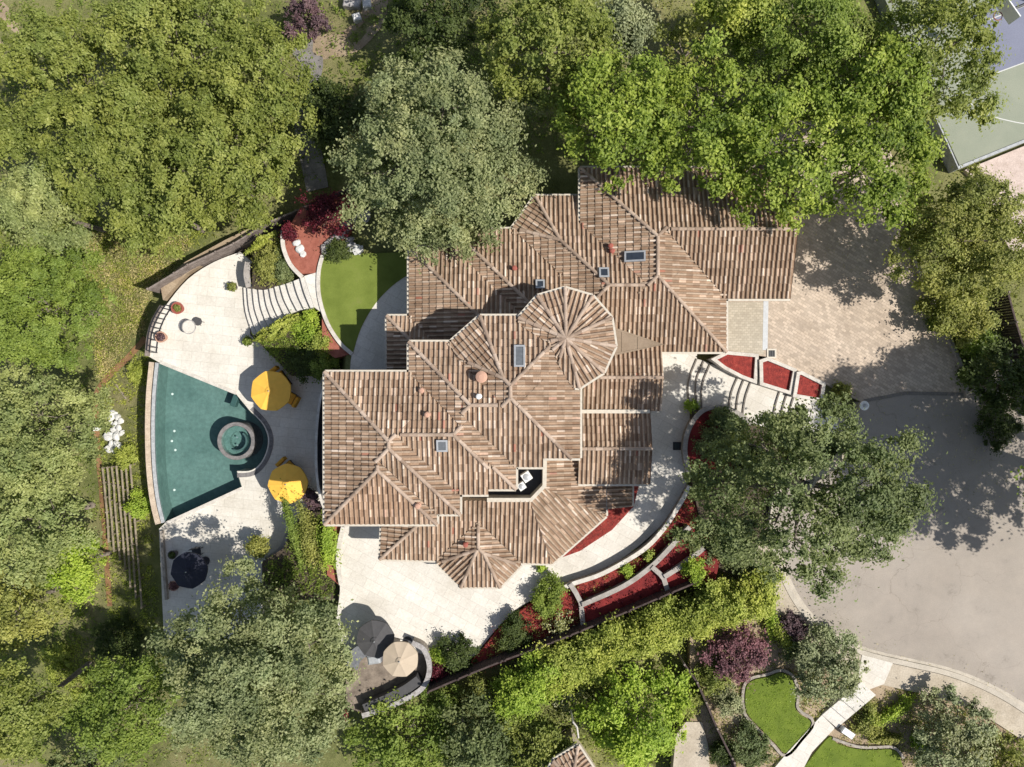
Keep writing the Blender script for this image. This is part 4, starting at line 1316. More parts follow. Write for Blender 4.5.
railing('dark curved railing at the left corner of the pool deck', spline([(165, 305), (157, 318), (151.5, 333), (149, 352)], 6), ZD, ZD+1)
capwall('deck_wall', 'low dark wall below the curved railing of the pool deck', spline([(162, 306), (154, 320), (149, 336), (147, 356)], 5), .22, -5.2, ZD+.12, 'wall_stone', 'fence')
capwall('bed_wall', 'curved dark stone wall holding the bed above the steps', spline([(248, 262), (246.5, 274), (249, 287)], 4), .3, -3, -1.2, cap='cap_grey')
capwall('bed_wall', 'pale thin wall curving round the orange bark bed', spline([(283, 230), (283, 246), (290, 264), (302, 277)], 4), .16, -2.2, .12)
capwall('bed_wall', 'grey curved wall between the clipped shrubs and the pool deck', spline([(303, 513), (291, 530), (281, 550), (266, 560)], 5), .32, -3, -1.35, cap='cap_grey')
capwall('bed_wall', 'pale curved kerb at the orange bark beside the south patio', spline([(343, 527), (339, 545), (338, 565), (341, 585)], 5), .16, -1.5, .10)
setp(band_px([(161, 531), (163, 560), (166, 600)], .16, -5, ZD+.25).build('deck_kerb', M['wall_stone']), 'narrow stone kerb along the left of the shaded lower deck', 'kerb')

# rocks
def rock(px, py, r, z, mat, name, label, group, seed, sq=.6):
    rng = np.random.default_rng(seed)
    import bmesh
    bm = bmesh.new(); bmesh.ops.create_icosphere(bm, subdivisions=2, radius=1)
    x, y, _ = P(px, py, z)
    ax = rng.uniform(.7, 1.25, 3); a = rng.uniform(0, 6)
    ph = rng.uniform(0, 6, 6)
    V = []
    for v in bm.verts:
        c = v.co; k = 1+.16*math.sin(3*c.x+ph[0])*math.sin(3*c.y+ph[1])+.1*math.sin(5*c.z+ph[2]+4*c.x)
        u, w, q = c.x*ax[0]*k*r, c.y*ax[1]*k*r, c.z*sq*k*r
        V.append((x+u*math.cos(a)-w*math.sin(a), y+u*math.sin(a)+w*math.cos(a), z+q+.2*r))
    F = [[v.index for v in f.verts] for f in bm.faces]; bm.free()
    return setp(obj(name, V, F, M[mat], smooth=False), label, 'rock', group)
k = 0
for (px, py, r) in ((113, 415, .32), (118, 417, .26), (111, 422, .22), (116, 424, .2), (121, 421, .2), (119, 428, .24), (114, 430, .2), (110, 436, .34), (117, 436, .3), (122, 433, .2), (112, 444, .26), (118, 445, .3), (109, 449, .22), (121, 447, .2), (115, 450, .22)):
    k += 1; rock(px, py, r*1.0, gp(px, py)[2]+.1, 'rock', 'rock', 'white boulder in the pile on the slope left of the pool', 'white rocks below the pool', k)
for i, (px, py) in enumerate(spline([(327, 249), (334, 240), (342, 232), (350, 225), (358, 219), (366, 213)], 3)):
    rock(px+random.uniform(-2, 2), py+random.uniform(-2, 2), .30, .05, 'grey_rock', 'edging_stone', 'grey stone in the rubble border beside the crimson tree', 'rubble border stones', 50+i)
for i, (px, py) in enumerate([(350, 240), (353, 246), (357, 250), (361, 249), (350, 247)]):
    rock(px, py, .26, .1, 'rock' if i > 1 else 'grey_rock', 'edging_stone', 'pale stone in the small curved border at the head of the lawn', 'lawn border stones', 80+i)
for i, (px, py, r) in enumerate([(297, 243, .22), (300, 249, .25), (303, 254, .2)]):
    rock(px, py, r, 0, 'rock', 'rock', 'small white rock lying on the orange bark', 'white rocks on the bark', 95+i)
for i, (px, py, sx_, sy_, l) in enumerate([(353, 5, 1.15, .7, 'large grey stone block lying at the top edge clearing'), (368, 7, .55, .5, 'small square white block right of the big grey block'), (358, 20, .55, .5, 'small white block below the big grey block')]):
    x, y, z = gp(px, py)
    mb = MB(); mb.bbox((x, y, z+.2), (sx_*.9, sy_*.9, .5), .2*i-.1, .06)
    setp(mb.build('stone_block', M['rock' if i else 'grey_rock']), l, 'stone')
x, y, z = gp(96, 429); mb = MB(); mb.bbox((x, y, z+.2), (.75, .22, .35), .05); setp(mb.build('white_plank', M['white']), 'short white plank across the rusty dirt path', 'plank')
# timber rows on the slope
for k in range(7):
    a, b = gp(107.5+4.6*k, 467-.5*k), gp(113.5+5.4*k, 540+9*k if k < 4 else 545+10*k)
    t = thing('trellis_row', ((a[0]+b[0])/2, (a[1]+b[1])/2, (a[2]+b[2])/2), 'long weathered timber rail on posts running down the slope', 'trellis', 'timber rows on the slope below the pool')
    a, b = Vector(a), Vector(b); n = 5
    mb = MB()
    mb.tube([tuple(a.lerp(b, q/n)+Vector((random.uniform(-.03, .03), 0, .55))) for q in range(n+1)], .065, 6); mb.build('rail', M['wood'], t)
    for q in range(n+1):
        p = a.lerp(b, q/n); mb = MB(); mb.box((p.x, p.y, p.z+.25), (.09, .09, .75)); mb.build('post', M['wood'], t)
for (a_, b_, l) in (((128, 370), (133, 377), 'short pale log lying above the rock pile'), ((117, 384), (127, 399), 'long thin pale log lying above the rock pile')):
    a, b = Vector(gp(*a_)), Vector(gp(*b_)); mb = MB(); mb.tube([tuple(a+Vector((0, 0, .1))), tuple(b+Vector((0, 0, .1)))], [.09, .07], 7); setp(mb.build('log', M['wood']), l, 'log')
# dirt path and hillside strip draped over the ground
def drape(name, path, w, mat, dz=.05):
    L, Q = [], []
    pts = [gp(*p) for p in path]
    for i, p in enumerate(pts):
        d = Vector(pts[min(i+1, len(pts)-1)][:2])-Vector(pts[max(i-1, 0)][:2]); d.normalize()
        for s, l in ((1, L), (-1, Q)):
            x, y = p[0]-s*d.y*w/2, p[1]+s*d.x*w/2
            l.append((x, y, gz(x, y)+dz))
    n = len(pts)
    return setp(obj(name, L+Q, [(i, n+i, n+i+1, i+1) for i in range(n-1)], M[mat]), kind='structure')
M['rust_dirt'] = noisy('rusty_dirt', (.20, .105, .05), (.30, .17, .085), scale=2, fine=14, bmp=.6, dist=.04)
M['grey_path'] = noisy('grey_gravel', (.16, .145, .14), (.26, .24, .23), scale=2, fine=14, bmp=.4)
drape('dirt_path', spline([(146, 338), (128, 358), (113, 372), (100, 388), (96, 405), (97, 430), (100, 470), (104, 520), (107, 560), (110, 606)], 6), .42, 'rust_dirt')
drape('gravel_path', spline([(300, 44), (312, 62), (306, 92), (306, 130), (312, 160), (318, 190)], 6), 1.5, 'grey_path')
drape('bare_ground', spline([(300, 52), (330, 46), (352, 40), (372, 18), (376, 0)], 6), 1.6, 'tan_soil', .04)
drape('bare_ground', spline([(-20, 0), (0, 22), (10, 40)], 4), 2.2, 'tan_soil', .04)

# ================================================================== LOWER RIGHT GARDEN
ZN = .72
l1 = spline([(746, 690), (752, 681), (768, 677), (781, 673), (791, 678), (796, 692), (795, 707), (801, 715), (811, 723), (800, 738), (786, 753), (776, 744), (760, 728), (747, 712)], 4, True)
slab('lawn', l1, ZN+.06, .2, M['lawn'], kind='structure')
l2 = spline([(826, 740), (838, 744), (856, 749), (875, 750), (893, 750), (901, 760), (903, 790), (860, 810), (790, 800)], 4, True)
slab('lawn', l2, ZN+.05, .2, M['lawn'], kind='structure')
slab('bare_garden_soil', [(690, 620), (776, 590), (800, 622), (830, 650), (870, 664), (960, 684), (1060, 735), (1090, 830), (690, 830)], ZN-.06, .1, M['tan_soil'], kind='structure')
slab('stone_path', [(822, 715), (835, 728), (812, 752), (795, 785), (760, 785), (788, 752)], ZN+.10, .2, M['walk'], kind='structure')
slab('stone_path', [(862, 655), (893, 663), (884, 684), (868, 690), (858, 680)], ZN+.19, .3, M['walk'], kind='structure')
ps = thing('path_steps', P(842, 705, ZN), 'short flight of pale steps on the path to the small lawns', 'steps')
for k in range(4):
    a0 = (822+k*9.5, 715-k*8); dx, dy = 15, 13
    slab('step', [a0, (a0[0]+10.5, a0[1]-9), (a0[0]+10.5+dx, a0[1]-9+dy), (a0[0]+dx, a0[1]+dy)], ZN+.13+.10*k+.02, .3, M['step'], ps)
x, y, _ = P(848, 733, ZN+.4)
bn = thing('stone_bench', (x, y, ZN), 'small white stone bench beside the lower lawn path', 'bench')
mb = MB(); mb.bbox((x, y, ZN+.42), (.75, .36, .1), -.6); mb.build('seat', M['white'], bn)
for s in (-.25, .25):
    mb = MB(); mb.box((x+s*math.cos(-.6), y+s*math.sin(-.6), ZN+.18), (.12, .3, .37), -.6); mb.build('leg', M['white'], bn)
def edging(label, path, w=.16):
    t = thing('lawn_edging', P(path[0][0], path[0][1], ZN), label, 'edging')
    band_px(path, w, ZN-.2, ZN+.10).build('stone_edge', M['wall_stone'], t)
edging('grey stone edging round the bean-shaped lawn', outer(l1+[l1[0]], -2.6))
edging('grey stone edging along the top of the lower lawn', outer(spline([(832, 741), (856, 749), (875, 750), (893, 750), (902, 760)], 4), -2.5))
slab('grey_paving', [(676, 735), (686, 722), (702, 722), (708, 745), (712, 800), (670, 800)], ZN+.03, .2, M['sidewalk'], kind='structure')
x, y, _ = P(863, 405.5, 1.5)
pl = thing('gate_pillar', (x, y, ZR), 'short stone pillar with a round white cap by the drive mouth', 'pillar')
mb = MB(); mb.box((x, y, ZR+.35), (.40, .40, .9)); mb.build('pillar_body', M['wall_stone'], pl)
mb = MB(); mb.lathe((x, y, ZR+.8), [(.26, 0), (.28, .05), (.26, .1), (.14, .13)], 20); mb.build('cap', M['white'], pl)
mb = MB(); mb.lathe((x, y, ZR+.92), [(.12, 0), (.12, .12), (.05, .16)], 14); mb.build('lamp', M['grey'], pl)
# neighbour's tiled roof at the bottom edge
nh = thing('tiled_outbuilding', P(572, 775, 0), 'small tiled hip roof cut off by the bottom edge of the picture', 'outbuilding')
build_roof(nh, [Block([(553, 760), (528, 810), (580, 845), (620, 808), (578, 745)], 3.0, [3.0, N_, N_, 3.0, 3.0])])
mb = MB(); a = [P(573, 722, 3.0), P(577, 727, 3.1), P(578.5, 738, 3.1)]; mb.tube(a, .05, 6)
mb.tube([a[0], (a[0][0], a[0][1], 0)], .05, 6)
setp(mb.build('drain_pipe', M['cap_stone']), 'thin pale pipe bending above the small tiled roof', 'pipe')

# ================================================================== SPORT COURT (upper right)
ZC = 1.5
Lc = lambda p, z=ZC: P(p[0], p[1], z)
slab('sport_court', [(960, 166), (905, 46), (860, -60), (1010, -130), (1300, -130), (1300, 28)], ZC, .2, M['court_green'], kind='structure')
slab('court_key', [(984, 77), (966, 30), (962, 20), (1190, -70), (1220, -10)], ZC+.004, ZC-.1, M['court_blue'], kind='structure')
def cline(path, w=.06):
    return prism_world([], 0, 0) if False else band_px(path, w, ZC-.05, ZC+.009)
for nm, pth in (('line', [(984, 77.5), (1220, -10)]), ('line', [(966, 29), (1190, -60)]), ('line', spline([(955, 78), (962, 94), (974, 106), (988, 114.5), (1006, 120), (1030, 124), (1060, 122)], 6)), ('line', [(984, 77.5), (966, 29)])):
    setp(cline(pth).build('court_line', M['line']), kind='structure')
slab('court_terrace', [(975, 180), (965, 170), (1300, 34), (1300, 330), (1015, 260)], .95, .2, M['pink_pave'], kind='structure')
cw = thing('court_wall', P(985, 157, .8), 'grey retaining wall along the lower edge of the sport court', 'wall')
band_px([(905, 46), (958.5, 167.5), (1300, 29)], .16, .1, ZC+.06).build('wall_body', M['weir'], cw)
hp = thing('basketball_hoop', P(1040, 8, ZC), 'basketball hoop leaning over the blue key of the sport court', 'hoop')
b0 = Vector(P(1046, 6, ZC)); a0 = Vector(P(1006, 12, ZC+3.0))
mb = MB(); mb.tube([tuple(b0), (b0.x, b0.y, ZC+2.6), tuple(a0)], .08, 8); mb.build('pole', M['dark'], hp)
d = (Vector((a0.x, a0.y))-Vector((b0.x, b0.y))).normalized(); rz = math.atan2(d.y, d.x)
mb = MB(); mb.box((a0.x, a0.y, a0.z+.15), (.06, 1.3, .85), rz+.2); mb.build('backboard', M['white'], hp)
rr = [(a0.x+d.x*.4+.23*math.cos(t), a0.y+d.y*.4+.23*math.sin(t), a0.z-.1) for t in np.linspace(0, 2*PI, 17)]
mb = MB(); mb.tube(rr, .025, 6); mb.build('rim', M['redclay'], hp)
# low dark wall right of the drive shrubs
fence('dark board fence right of the olive-brown tree', [(1008, 292), (1016, 322), (1030, 366), (1050, 420)], .4, 2.0, 'fence_dark', 'fence')
# ================================================================== TREES
W_ = 'woodland trees round the garden'
def TR(label, px, py, r, top, pal, **k):
    k.setdefault('seed', 3)
    return tree(k.pop('name', 'broadleaf_tree'), label, k.pop('cat', 'tree'), px, py, r, top, pal, k.pop('group', W_), **k)
# upper left oak mass (ground there is about -4)
TR('olive oak at the far top left corner beside bare ground', 62, 62, 62, 4.6, 'olive', seed=1, lobes=8)
TR('large olive oak touching the top edge left of the dark plum shrub', 172, 38, 84, 5.2, 'olive', seed=2, lobes=9)
TR('olive oak with its right side along the shaded gravel path', 258, 84, 60, 4.6, 'olive', seed=3)
TR('big olive oak left of centre of the upper left grove', 112, 142, 80, 5.0, 'olive', seed=4, lobes=9)
TR('broad olive oak directly above the grey board fence', 218, 160, 82, 5.4, 'olive', seed=5, lobes=9)
TR('olive oak hanging over the clearing left of the board fence', 158, 208, 50, 3.8, 'olive', seed=6)
TR('small olive tree cut by the left edge above the pale clump', 8, 130, 30, 2.6, 'olive', seed=7)
TR('pale green tree by the left edge above the dark round tree', 40, 206, 44, 2.6, 'willow', seed=8)
TR('dark round tree on the left edge beside the dry clearing', 42, 304, 68, 2.6, 'green', seed=9, lobes=9, L=.15, cl=.45, gap=.7)
TR('grey-green willowy tree filling the left edge beside the pool', 34, 430, 72, 2.8, 'willow', seed=10, lobes=9, L=.16)
TR('thin grey tree with bare twigs below the willowy tree', 34, 522, 62, 2.2, 'willow', seed=11, cover=1.2, lobes=9)
TR('bright green round tree beside the rusty dirt path', 76, 568, 33, -.8, 'bright', seed=12, L=.17, cl=.4, sq=.6)
TR('dry olive-grey tree on the left edge above the bottom corner', 14, 608, 50, .6, 'olivebrown', seed=13, cover=1.3)
TR('yellow-olive tree in the bottom left corner', 16, 712, 50, 3.2, 'olive', seed=14)
TR('fresh green tree left of the huge grey-green oak', 128, 706, 58, 2.2, 'green', seed=15, lobes=8, L=.17)
TR('low grey-green tree at the bottom edge left of the huge oak', 86, 768, 40, -.5, 'oakdark', seed=16)
# the big oaks round the house
TR('huge grey-green oak covering the lower deck and bottom edge', 258, 672, 104, 7.8, 'oakgrey', seed=17, lobes=14, L=.155, cl=.55, gap=.55, cover=2.5, name='oak_tree', base=-3.0)
TR('big grey-green oak leaning over the stepped roof corner', 438, 150, 104, 8.6, 'oakgrey', seed=18, lobes=12, L=.155, cl=.5, name='oak_tree', gap=.65)
TR('dark airy oak between the front walk and the round street end', 800, 485, 128, 12.0, 'oakdark', seed=19, lobes=13, L=.16, cl=.5, name='oak_tree', cover=1.05, ry=100, lean=(.5, 0), gap=.75, limb=((806, 487, 10.2), (836, 462, 10.0)))
# north side
TR('dark green tree at the top edge right of the stone blocks', 440, 6, 54, 5.0, 'dark', seed=20)
TR('small dark tree in the shade left of the big roof oak', 338, 112, 34, 1.5, 'dark', seed=21, sq=.6)
TR('tall yellowish green tree at the top edge above the maple', 552, 44, 74, 8.2, 'olive', seed=22, lobes=9, droop=1.2)
TR('blue-grey tree wedged between two green trees at the top', 622, 30, 30, 6.2, 'silver', seed=23, L=.15)
TR('bright yellow-green tree on the top edge', 742, 6, 38, 6.6, 'yellow', seed=24)
TR('bare brown twiggy tree between the yellow-green tree and the maples', 690, 50, 42, 4.8, 'olivebrown', seed=25, cover=.35)
TR('light green maple with its left side over the dark roof corner', 624, 116, 66, 9.2, 'maple', seed=26, lobes=10, L=.19, cl=.62, fuzz=.40, gap=.9, cover=1.7)
TR('light green maple shading the middle of the long tiled ridge', 704, 120, 72, 9.4, 'maple', seed=27, lobes=10, L=.19, cl=.62, fuzz=.40, gap=.9, cover=1.7)
TR('light green maple over the garage ridge', 780, 148, 76, 9.0, 'maple', seed=28, lobes=10, L=.19, cl=.62, fuzz=.40, gap=.9, cover=1.7)
TR('light green maple overhanging the paved drive', 868, 164, 72, 8.4, 'maple', seed=29, lobes=10, L=.19, cl=.62, fuzz=.40, gap=.9, cover=1.7)
TR('darker green tree at the top edge left of the sport court tree', 812, 46, 74, 7.4, 'green', seed=30, lobes=9)
TR('mottled olive tree hiding the corner of the sport court', 932, 54, 78, 8.4, 'olive', seed=31, lobes=10, cover=1.8)
TR('green tree filling the gap above the drive maples', 874, 88, 58, 8.0, 'maple', seed=32, lobes=10, L=.19, cl=.62, fuzz=.40, gap=.9, cover=1.7)
# right side
TR('big olive-brown fine-leaved tree right of the paved drive', 966, 238, 74, 8.0, 'olivebrown', seed=33, lobes=10, L=.14, cl=.4, gap=.65)
TR('small olive-brown tree below the fine-leaved tree', 956, 312, 34, 3.2, 'olivebrown', seed=34, L=.14, cl=.35)
TR('dark green tree by the right edge where the drive meets the road', 1008, 386, 40, 5.2, 'dark', seed=35)
TR('tall tree right of the road casting a shadow over the street end', 1190, 495, 142, 13.5, 'green', seed=36, lobes=12, cover=3.2, gap=.6, group=None)
# lower right
TR('grey-green olive tree between the bean lawn and the pavement', 828, 668, 36, 3.4, 'silver', seed=37, L=.15, cl=.4, name='olive_tree', group='olive trees of the lower right garden')
TR('grey-green olive tree right of the second lawn by the pavement', 954, 736, 44, 3.6, 'silver', seed=38, L=.15, cl=.4, name='olive_tree', group='olive trees of the lower right garden')
TR('dark olive tree in the bottom right corner', 1006, 772, 34, 2.8, 'olivebrown', seed=39, L=.15, cl=.4, name='olive_tree', group='olive trees of the lower right garden')
TR('purple-leaved plum tree beside the bean-shaped lawn', 738, 652, 31, 2.6, 'purple', seed=40, L=.14, cl=.32, cover=1.6, name='plum_tree', group=None)
TR('bright yellow-green tree in the bottom middle garden', 640, 718, 54, 4.0, 'bright', seed=41, L=.17, name='broadleaf_tree')
TR('crimson Japanese maple on the orange bark bed', 327, 216, 25, 1.5, 'crimson', seed=42, L=.12, cl=.3, cover=.9, sq=.35, name='japanese_maple', group=None)
TR('green tree at the bottom edge right of the huge oak', 402, 742, 46, 2.6, 'green', seed=43, L=.17)
TR('dull green tree at the bottom edge left of the small tiled roof', 478, 742, 48, 3.0, 'oakdark', seed=44, L=.17)
TR('leafy bush-like tree just left of the small tiled roof', 536, 742, 34, 2.6, 'olive', seed=45, L=.15)
# ------------------------------------------------------------------ hedge and shrubs
for i in range(13):
    f = i/12
    px, py = 520+240*f, 690-98*f+6*math.sin(f*PI)*-1
    tree('hedge_shrub', 'yellow-green hedge shrub in the row behind the long dark fence', 'hedge', px+3*math.sin(i*2.3), py+2*math.cos(i*1.7), 27-4*f+2*math.sin(i*3), 2.4+.2*math.sin(i*1.3), 'yellow' if i > 1 else 'bright',
         'hedge row behind the fence', sq=.8, L=.14, cl=.3, seed=60+i, base=.1, lobes=6, gap=.6, fuzz=.62)
S = lambda n, l, *a, **k: shrub(n, l, *a, **k)
S('shrub', 'dark plum-coloured shrub at the top edge', 306, 14, 22, 2.2, 'plum', base=-1.4, L=.14)
S('shrub', 'rounded green shrub on the kerb end of the terraced beds', 550, 596, 17, 1.0, 'green', base=.3)
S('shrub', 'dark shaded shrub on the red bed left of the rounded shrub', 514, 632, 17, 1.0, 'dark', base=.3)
S('shrub', 'dark broad shrub at the end of the patio by the bar', 460, 655, 18, 1.3, 'dark', base=.05)
S('shrub', 'tiny lime shrub between the bar umbrella and the dark shrub', 440, 655, 8, .7, 'bright', base=.05)
S('shrub', 'lime-green shrub between the top bed wall and the oak', 697, 571, 11, 1.1, 'bright', base=.8)
S('shrub', 'small lime shrub in the middle of the red bed', 628, 571, 5, .5, 'bright', base=.35)
S('shrub', 'tiny pale shrub on the red bed beside the cap wall', 649, 556, 4, .45, 'yellow', base=.35)
S('shrub', 'tiny lime plant at the edge of the entry walk', 692, 406, 5, .4, 'bright', base=.1)
S('shrub', 'small plant at the roof edge on the south walk', 541, 567, 4, .4, 'bright', base=.02)
S('bare_bush', 'bare pale-twigged bush on the dark red bed', 562, 627, 13, .9, 'flower', base=.3, cover=.25)
S('shrub', 'crimson low shrub behind the outdoor kitchen wall', 437, 672, 8, .6, 'crimson', base=.0)
# rows near the clipped bed
S('hedge_shrub', 'left clipped shrub row between the pool deck and the house', 295, 537, 7, .9, 'green', base=-.6, ry=30, rot=.30, cat='hedge')
S('hedge_shrub', 'right clipped brownish shrub row between the pool deck and the house', 310, 539, 8, .9, 'olivebrown', base=-.6, ry=28, rot=.25, cat='hedge')
S('shrub', 'light green shrub beside the orange bark and the patio', 328, 545, 9, 1.1, 'bright', base=-.4, ry=24, rot=.1)
S('shrub', 'small purple-flowered shrub tucked below the balcony', 311, 499, 7, .9, 'plum', base=-1.2)
# bed above the steps
S('shrub', 'dark brown-green shrub filling the bed above the steps', 270, 266, 17, .9, 'olivebrown', base=-.9)
S('shrub', 'grey-green shrub in the bed beside the pale thin wall', 285, 268, 13, .9, 'oakdark', base=-.9)
S('hedge_shrub', 'yellow-green low strip under the grey board fence', 262, 243, 14, .7, 'yellow', base=-1.3, ry=6, rot=.55, cat='hedge')
# bed below the steps
S('hedge_shrub', 'yellow-green strip along the lower side of the garden steps', 278, 329, 26, .6, 'yellow', base=-.9, ry=8, rot=.5, cat='hedge')
S('shrub', 'bright green bushes in the bed between steps and house', 308, 330, 17, 1.0, 'bright', base=-.9)
S('shrub', 'yellowish shrub near the bark strip below the lawn', 320, 345, 12, 1.0, 'yellow', base=-.7)
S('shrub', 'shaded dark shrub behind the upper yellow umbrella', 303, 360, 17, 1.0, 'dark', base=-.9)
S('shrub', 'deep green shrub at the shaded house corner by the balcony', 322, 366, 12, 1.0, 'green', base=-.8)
S('shrub', 'green mound at the head of the artificial lawn', 338, 252, 9, .6, 'dark', base=.05)
S('shrub', 'dark red tuft on the orange bark', 289, 232, 6, .6, 'crimson', base=0)
S('shrub', 'brown-green shrub at the lower deck edge by the grey wall', 258, 545, 9, .8, 'olivebrown', base=-1.5)
# slope
S('shrub', 'lime bush between the timber rows and the pool wall', 139, 506, 12, 1.2, 'bright', seed=3)
S('shrub', 'low yellow-green bush below the white rock pile', 126, 458, 12, .8, 'yellow')
S('shrub', 'yellow-green weeds left of the pool wall corner', 138, 372, 10, .7, 'yellow')
S('shrub', 'yellow-lit grass mound left of the fresh green tree', 62, 672, 17, .5, 'yellow', ry=30, rot=.7)
S('shrub', 'dark bramble in the shadow above the fresh green tree', 118, 638, 26, 1.0, 'dark')  # dark leaves stand in for the shadow on this ground
# oak bed
for i, (px, py, r, l) in enumerate([(720, 545, 18, 'dark shrub at the lower left foot of the dark oak'), (742, 560, 16, 'dark shrub between the dark oak and the hedge end'), (760, 470, 18, 'dark shrub under the middle of the dark oak'), (730, 450, 16, 'dark shrub under the left side of the dark oak'), (795, 440, 14, 'dark shrub under the top of the dark oak')]):
    S('shrub', l, px, py, r, 1.0, 'oakdark', base=.55, seed=i)
S('shrub', 'grey-green shrub inside the round mulch bed at the oak edge', 722, 443, 21, 1.2, 'oakdark', base=.6, seed=4)
S('shrub', 'dark low shrub against the far rim of the round mulch bed', 722, 418, 13, .8, 'oakdark', base=.6, seed=5, ry=9)
# right side by the drive
S('shrub', 'dark green shrub at the right edge of the drive', 984, 346, 16, 1.4, 'green', base=.6)
S('shrub', 'lime-green shrub by the low drive wall', 972, 345, 9, .8, 'bright', base=.6)
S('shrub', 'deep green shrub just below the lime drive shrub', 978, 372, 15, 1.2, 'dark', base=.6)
S('shrub', 'round green shrub left of the small olive-brown tree', 945, 322, 12, 1.1, 'green', base=.6)
S('shrub', 'dark spreading shrub at the drive mouth by the right edge', 1000, 425, 22, 1.3, 'dark', base=.6)
S('shrub', 'brown-green shrub on the pavement strip by the gate pillar', 842, 392, 8, .7, 'olivebrown', base=.7)
# lower right garden
S('hedge_shrub', 'lime curved hedge beside the street kerb', 771, 608, 6, .8, 'bright', base=.7, ry=26, rot=.1, cat='hedge')
S('hedge_shrub', 'lime hedge tail running towards the grey olive tree', 782, 636, 6, .8, 'yellow', base=.7, ry=16, rot=.6, cat='hedge')
S('shrub', 'dark purple shrub between the kerb and the curved hedge', 794, 628, 12, 1.0, 'plum', base=.7)
S('shrub', 'dark green bush left of the grey olive tree', 800, 648, 14, 1.0, 'oakdark', base=.7)
S('hedge_shrub', 'bright green clipped hedge leading to the second olive tree', 892, 714, 6, .8, 'bright', base=.7, ry=24, rot=-.95, cat='hedge')
S('shrub', 'brown-green plants beside the white bench', 866, 722, 14, .6, 'olivebrown', base=.7)
S('shrub', 'orange-yellow flowering plant beside the path steps', 871, 719, 5, .7, 'yellow', base=.8)
S('shrub', 'dull plants along the top of the lower lawn', 884, 738, 16, .5, 'olivebrown', base=.68, ry=6)
S('shrub', 'lime shrub below the clipped hedge end', 920, 742, 7, .7, 'bright', base=.7)
S('shrub', 'pale green shrub left of the bean lawn', 726, 700, 15, 1.0, 'silver', base=.7)
S('shrub', 'dull green shrub beside the purple plum tree', 714, 678, 17, 1.0, 'olive', base=.7)
S('shrub', 'round dull shrub above the grey paving', 690, 700, 17, 1.2, 'olive', base=.5)
S('shrub', 'shrub with small white flowers in the bottom middle garden', 576, 706, 18, 1.2, 'flower', base=.3)
S('shrub', 'dark low shrub below the bean lawn', 750, 748, 22, 1.0, 'oakdark', base=.65)
S('shrub', 'dark shrub by the boundary fence at the bottom', 722, 752, 12, 1.0, 'dark', base=.65)
S('shrub', 'brownish shrub hanging on the fence below the dark shrubs', 478, 690, 16, 1.0, 'olivebrown', base=.0)
S('shrub', 'sunlit green shrub under the rough white bar wall', 440, 705, 20, 1.0, 'green', base=-.2)
# crisp litter on the front of the beds
scatter('grass', [[(60, 232), (150, 225), (195, 240), (150, 292), (143, 335), (128, 350), (100, 384), (92, 260)]], 16000, 'dry', .16, 2, .22, 14, .35)
scatter('pale_scrub', [[(40, 225), (150, 215), (215, 225), (150, 285), (140, 335), (120, 350), (100, 384), (90, 270)], [(40, 650), (80, 640), (110, 690), (80, 700)]], 15000, 'yellow', .14, 12, .4, 40, .55)
scatter('weeds', [[(100, 384), (128, 350), (148, 345), (146, 440), (150, 520), (160, 640), (112, 640), (100, 520)], [(0, 180), (95, 200), (120, 260), (100, 300), (0, 260)]], 12000, 'yellow', .16, 3, .3, 14, .28, holes=[[(104, 407), (128, 407), (128, 454), (104, 454)]])
scatter('undergrowth', [[(0, 0), (0, 767), (330, 767), (160, 640), (110, 640), (95, 380), (110, 250), (260, 190), (420, 160), (580, 150), (560, 0)]], 30000, 'green', .2, 4, .4, 16, .45)
scatter('leaf_litter', [[(560, 0), (580, 160), (900, 120), (960, 180), (905, 220), (968, 398), (1024, 420), (1024, 180), (950, 150), (880, 0)]], 14000, 'olivebrown', .16, 5, .3, 14, .4)
scatter('undergrowth', [[(400, 767), (420, 705), (520, 665), (700, 590), (770, 580), (770, 620), (700, 665), (690, 767)]], 14000, 'olive', .16, 6, .35, 14, .35)
scatter('ground_cover', [[(690, 640), (775, 600), (800, 640), (860, 668), (1010, 730), (1024, 767), (700, 767)]], 9000, 'olivebrown', .14, 7, .18, 12, .28, zoff=ZN-.04,
        holes=[l1, l2, [(822, 715), (862, 655), (893, 663), (884, 690), (840, 735), (795, 785), (760, 785), (788, 752)], [(676, 722), (710, 722), (712, 800), (670, 800)]])
scatter('mulch_plants', [W1+[(694, 484), (698, 520)]+W2[::-1]+[(583, 629), (540, 648), (490, 668)]], 3200, 'crimson', .13, 8, .25, 12, .25, zoff=.34)
for k_, (pl_, n_, pa_, z_) in enumerate(((W1+[(694, 484), (698, 520)]+W2[::-1]+[(583, 629), (540, 648), (490, 668)], 1500, 'olivebrown', .34), (W2+[(712, 540), (704, 549)]+W3[::-1]+[(667, 592), (629, 612), (583, 632)], 700, 'crimson', .64), ([(253, 338), (272, 327), (293, 314), (315, 308), (326, 330), (330, 370), (292, 374), (262, 346)], 6000, 'green', -.88), ([(255, 255), (264, 242), (283, 238), (291, 266), (300, 276), (282, 284), (258, 286)], 2600, 'olivebrown', -.88), ([(266, 562), (286, 548), (294, 528), (308, 514), (328, 514), (326, 575), (340, 598), (264, 598)], 5000, 'green', -.58), ([(700, 420), (780, 438), (840, 446), (800, 470), (780, 560), (760, 580), (720, 565), (700, 500)], 5000, 'oakdark', .57))):
    scatter('bed_plants', [pl_], n_, pa_, .14, 20+k_, .4, 14, .25, zoff=z_)

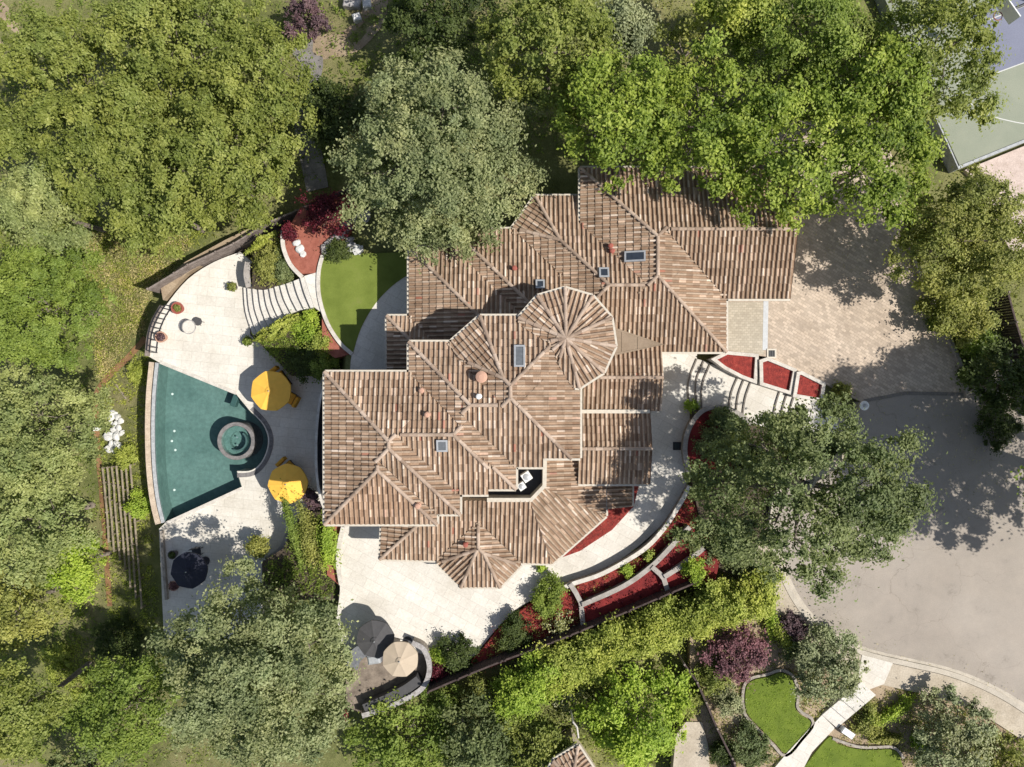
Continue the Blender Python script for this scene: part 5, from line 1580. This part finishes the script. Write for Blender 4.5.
scatter('fallen_leaves', [[(800, 215), (905, 225), (965, 390), (950, 392), (900, 300), (800, 260)], [(860, 402), (1024, 390), (1024, 520), (900, 520)], [(780, 575), (800, 608), (850, 645), (1020, 700), (1020, 690), (860, 635), (795, 570)]], 1500, 'dry', .09, 31, .05, 3, .5, zoff=ZR+.01)
scatter('lawn_tufts', [l1], 2600, 'bright', .06, 32, .06, 8, .16, zoff=ZN+.06)
scatter('lawn_tufts', [l2], 2200, 'bright', .06, 33, .06, 8, .16, zoff=ZN+.05)
scatter('bark_chips', [W1+[(694, 484), (698, 520)]+W2[::-1]+[(583, 629), (540, 648), (490, 668)], [(552, 561), (610, 505), (640, 480), (634, 506), (612, 530), (580, 551)]], 2600, 'bark', .09, 34, .06, 5, .3, zoff=.33)
# ================================================================== LIGHT, SKY, CAMERA
sun_vec = Vector((.76, -.205, 1.0)).normalized()
elev = math.asin(sun_vec.z); azim = math.atan2(sun_vec.x, sun_vec.y)
w = bpy.data.worlds.new('World'); scene.world = w; w.use_nodes = True
nt = w.node_tree; nt.nodes.clear()
sky = nt.nodes.new('ShaderNodeTexSky'); sky.sky_type = 'NISHITA'; sky.sun_disc = False
sky.sun_elevation = elev; sky.sun_rotation = azim
bg = nt.nodes.new('ShaderNodeBackground'); bg.inputs[1].default_value = .09
wo = nt.nodes.new('ShaderNodeOutputWorld')
hs = nt.nodes.new('ShaderNodeHueSaturation'); hs.inputs['Saturation'].default_value = .78; nt.links.new(sky.outputs[0], hs.inputs['Color'])
nt.links.new(hs.outputs[0], bg.inputs[0]); nt.links.new(bg.outputs[0], wo.inputs[0])
ld = bpy.data.lights.new('sun', 'SUN'); ld.energy = 4.4; ld.angle = R_(.5); ld.color = (1, .955, .88)
lo = bpy.data.objects.new('sun', ld); C.objects.link(lo); lo.location = (30, -8, 60)
lo.rotation_euler = (-sun_vec).to_track_quat('-Z', 'Y').to_euler()
cd = bpy.data.cameras.new('camera'); cam = bpy.data.objects.new('camera', cd); C.objects.link(cam)
cam.location = (0, 0, H); cam.rotation_euler = (0, 0, 0)
cd.sensor_width = 36; cd.lens = 36*H/(1024*G); cd.clip_end = 2000; cd.clip_start = .5
scene.camera = cam
scene.view_settings.view_transform = 'Standard'; scene.view_settings.look = 'None'
scene.view_settings.exposure = .45; scene.view_settings.gamma = 1
scene.cycles.max_bounces = 6; scene.cycles.transparent_max_bounces = 8
scene.cycles.use_denoising = True
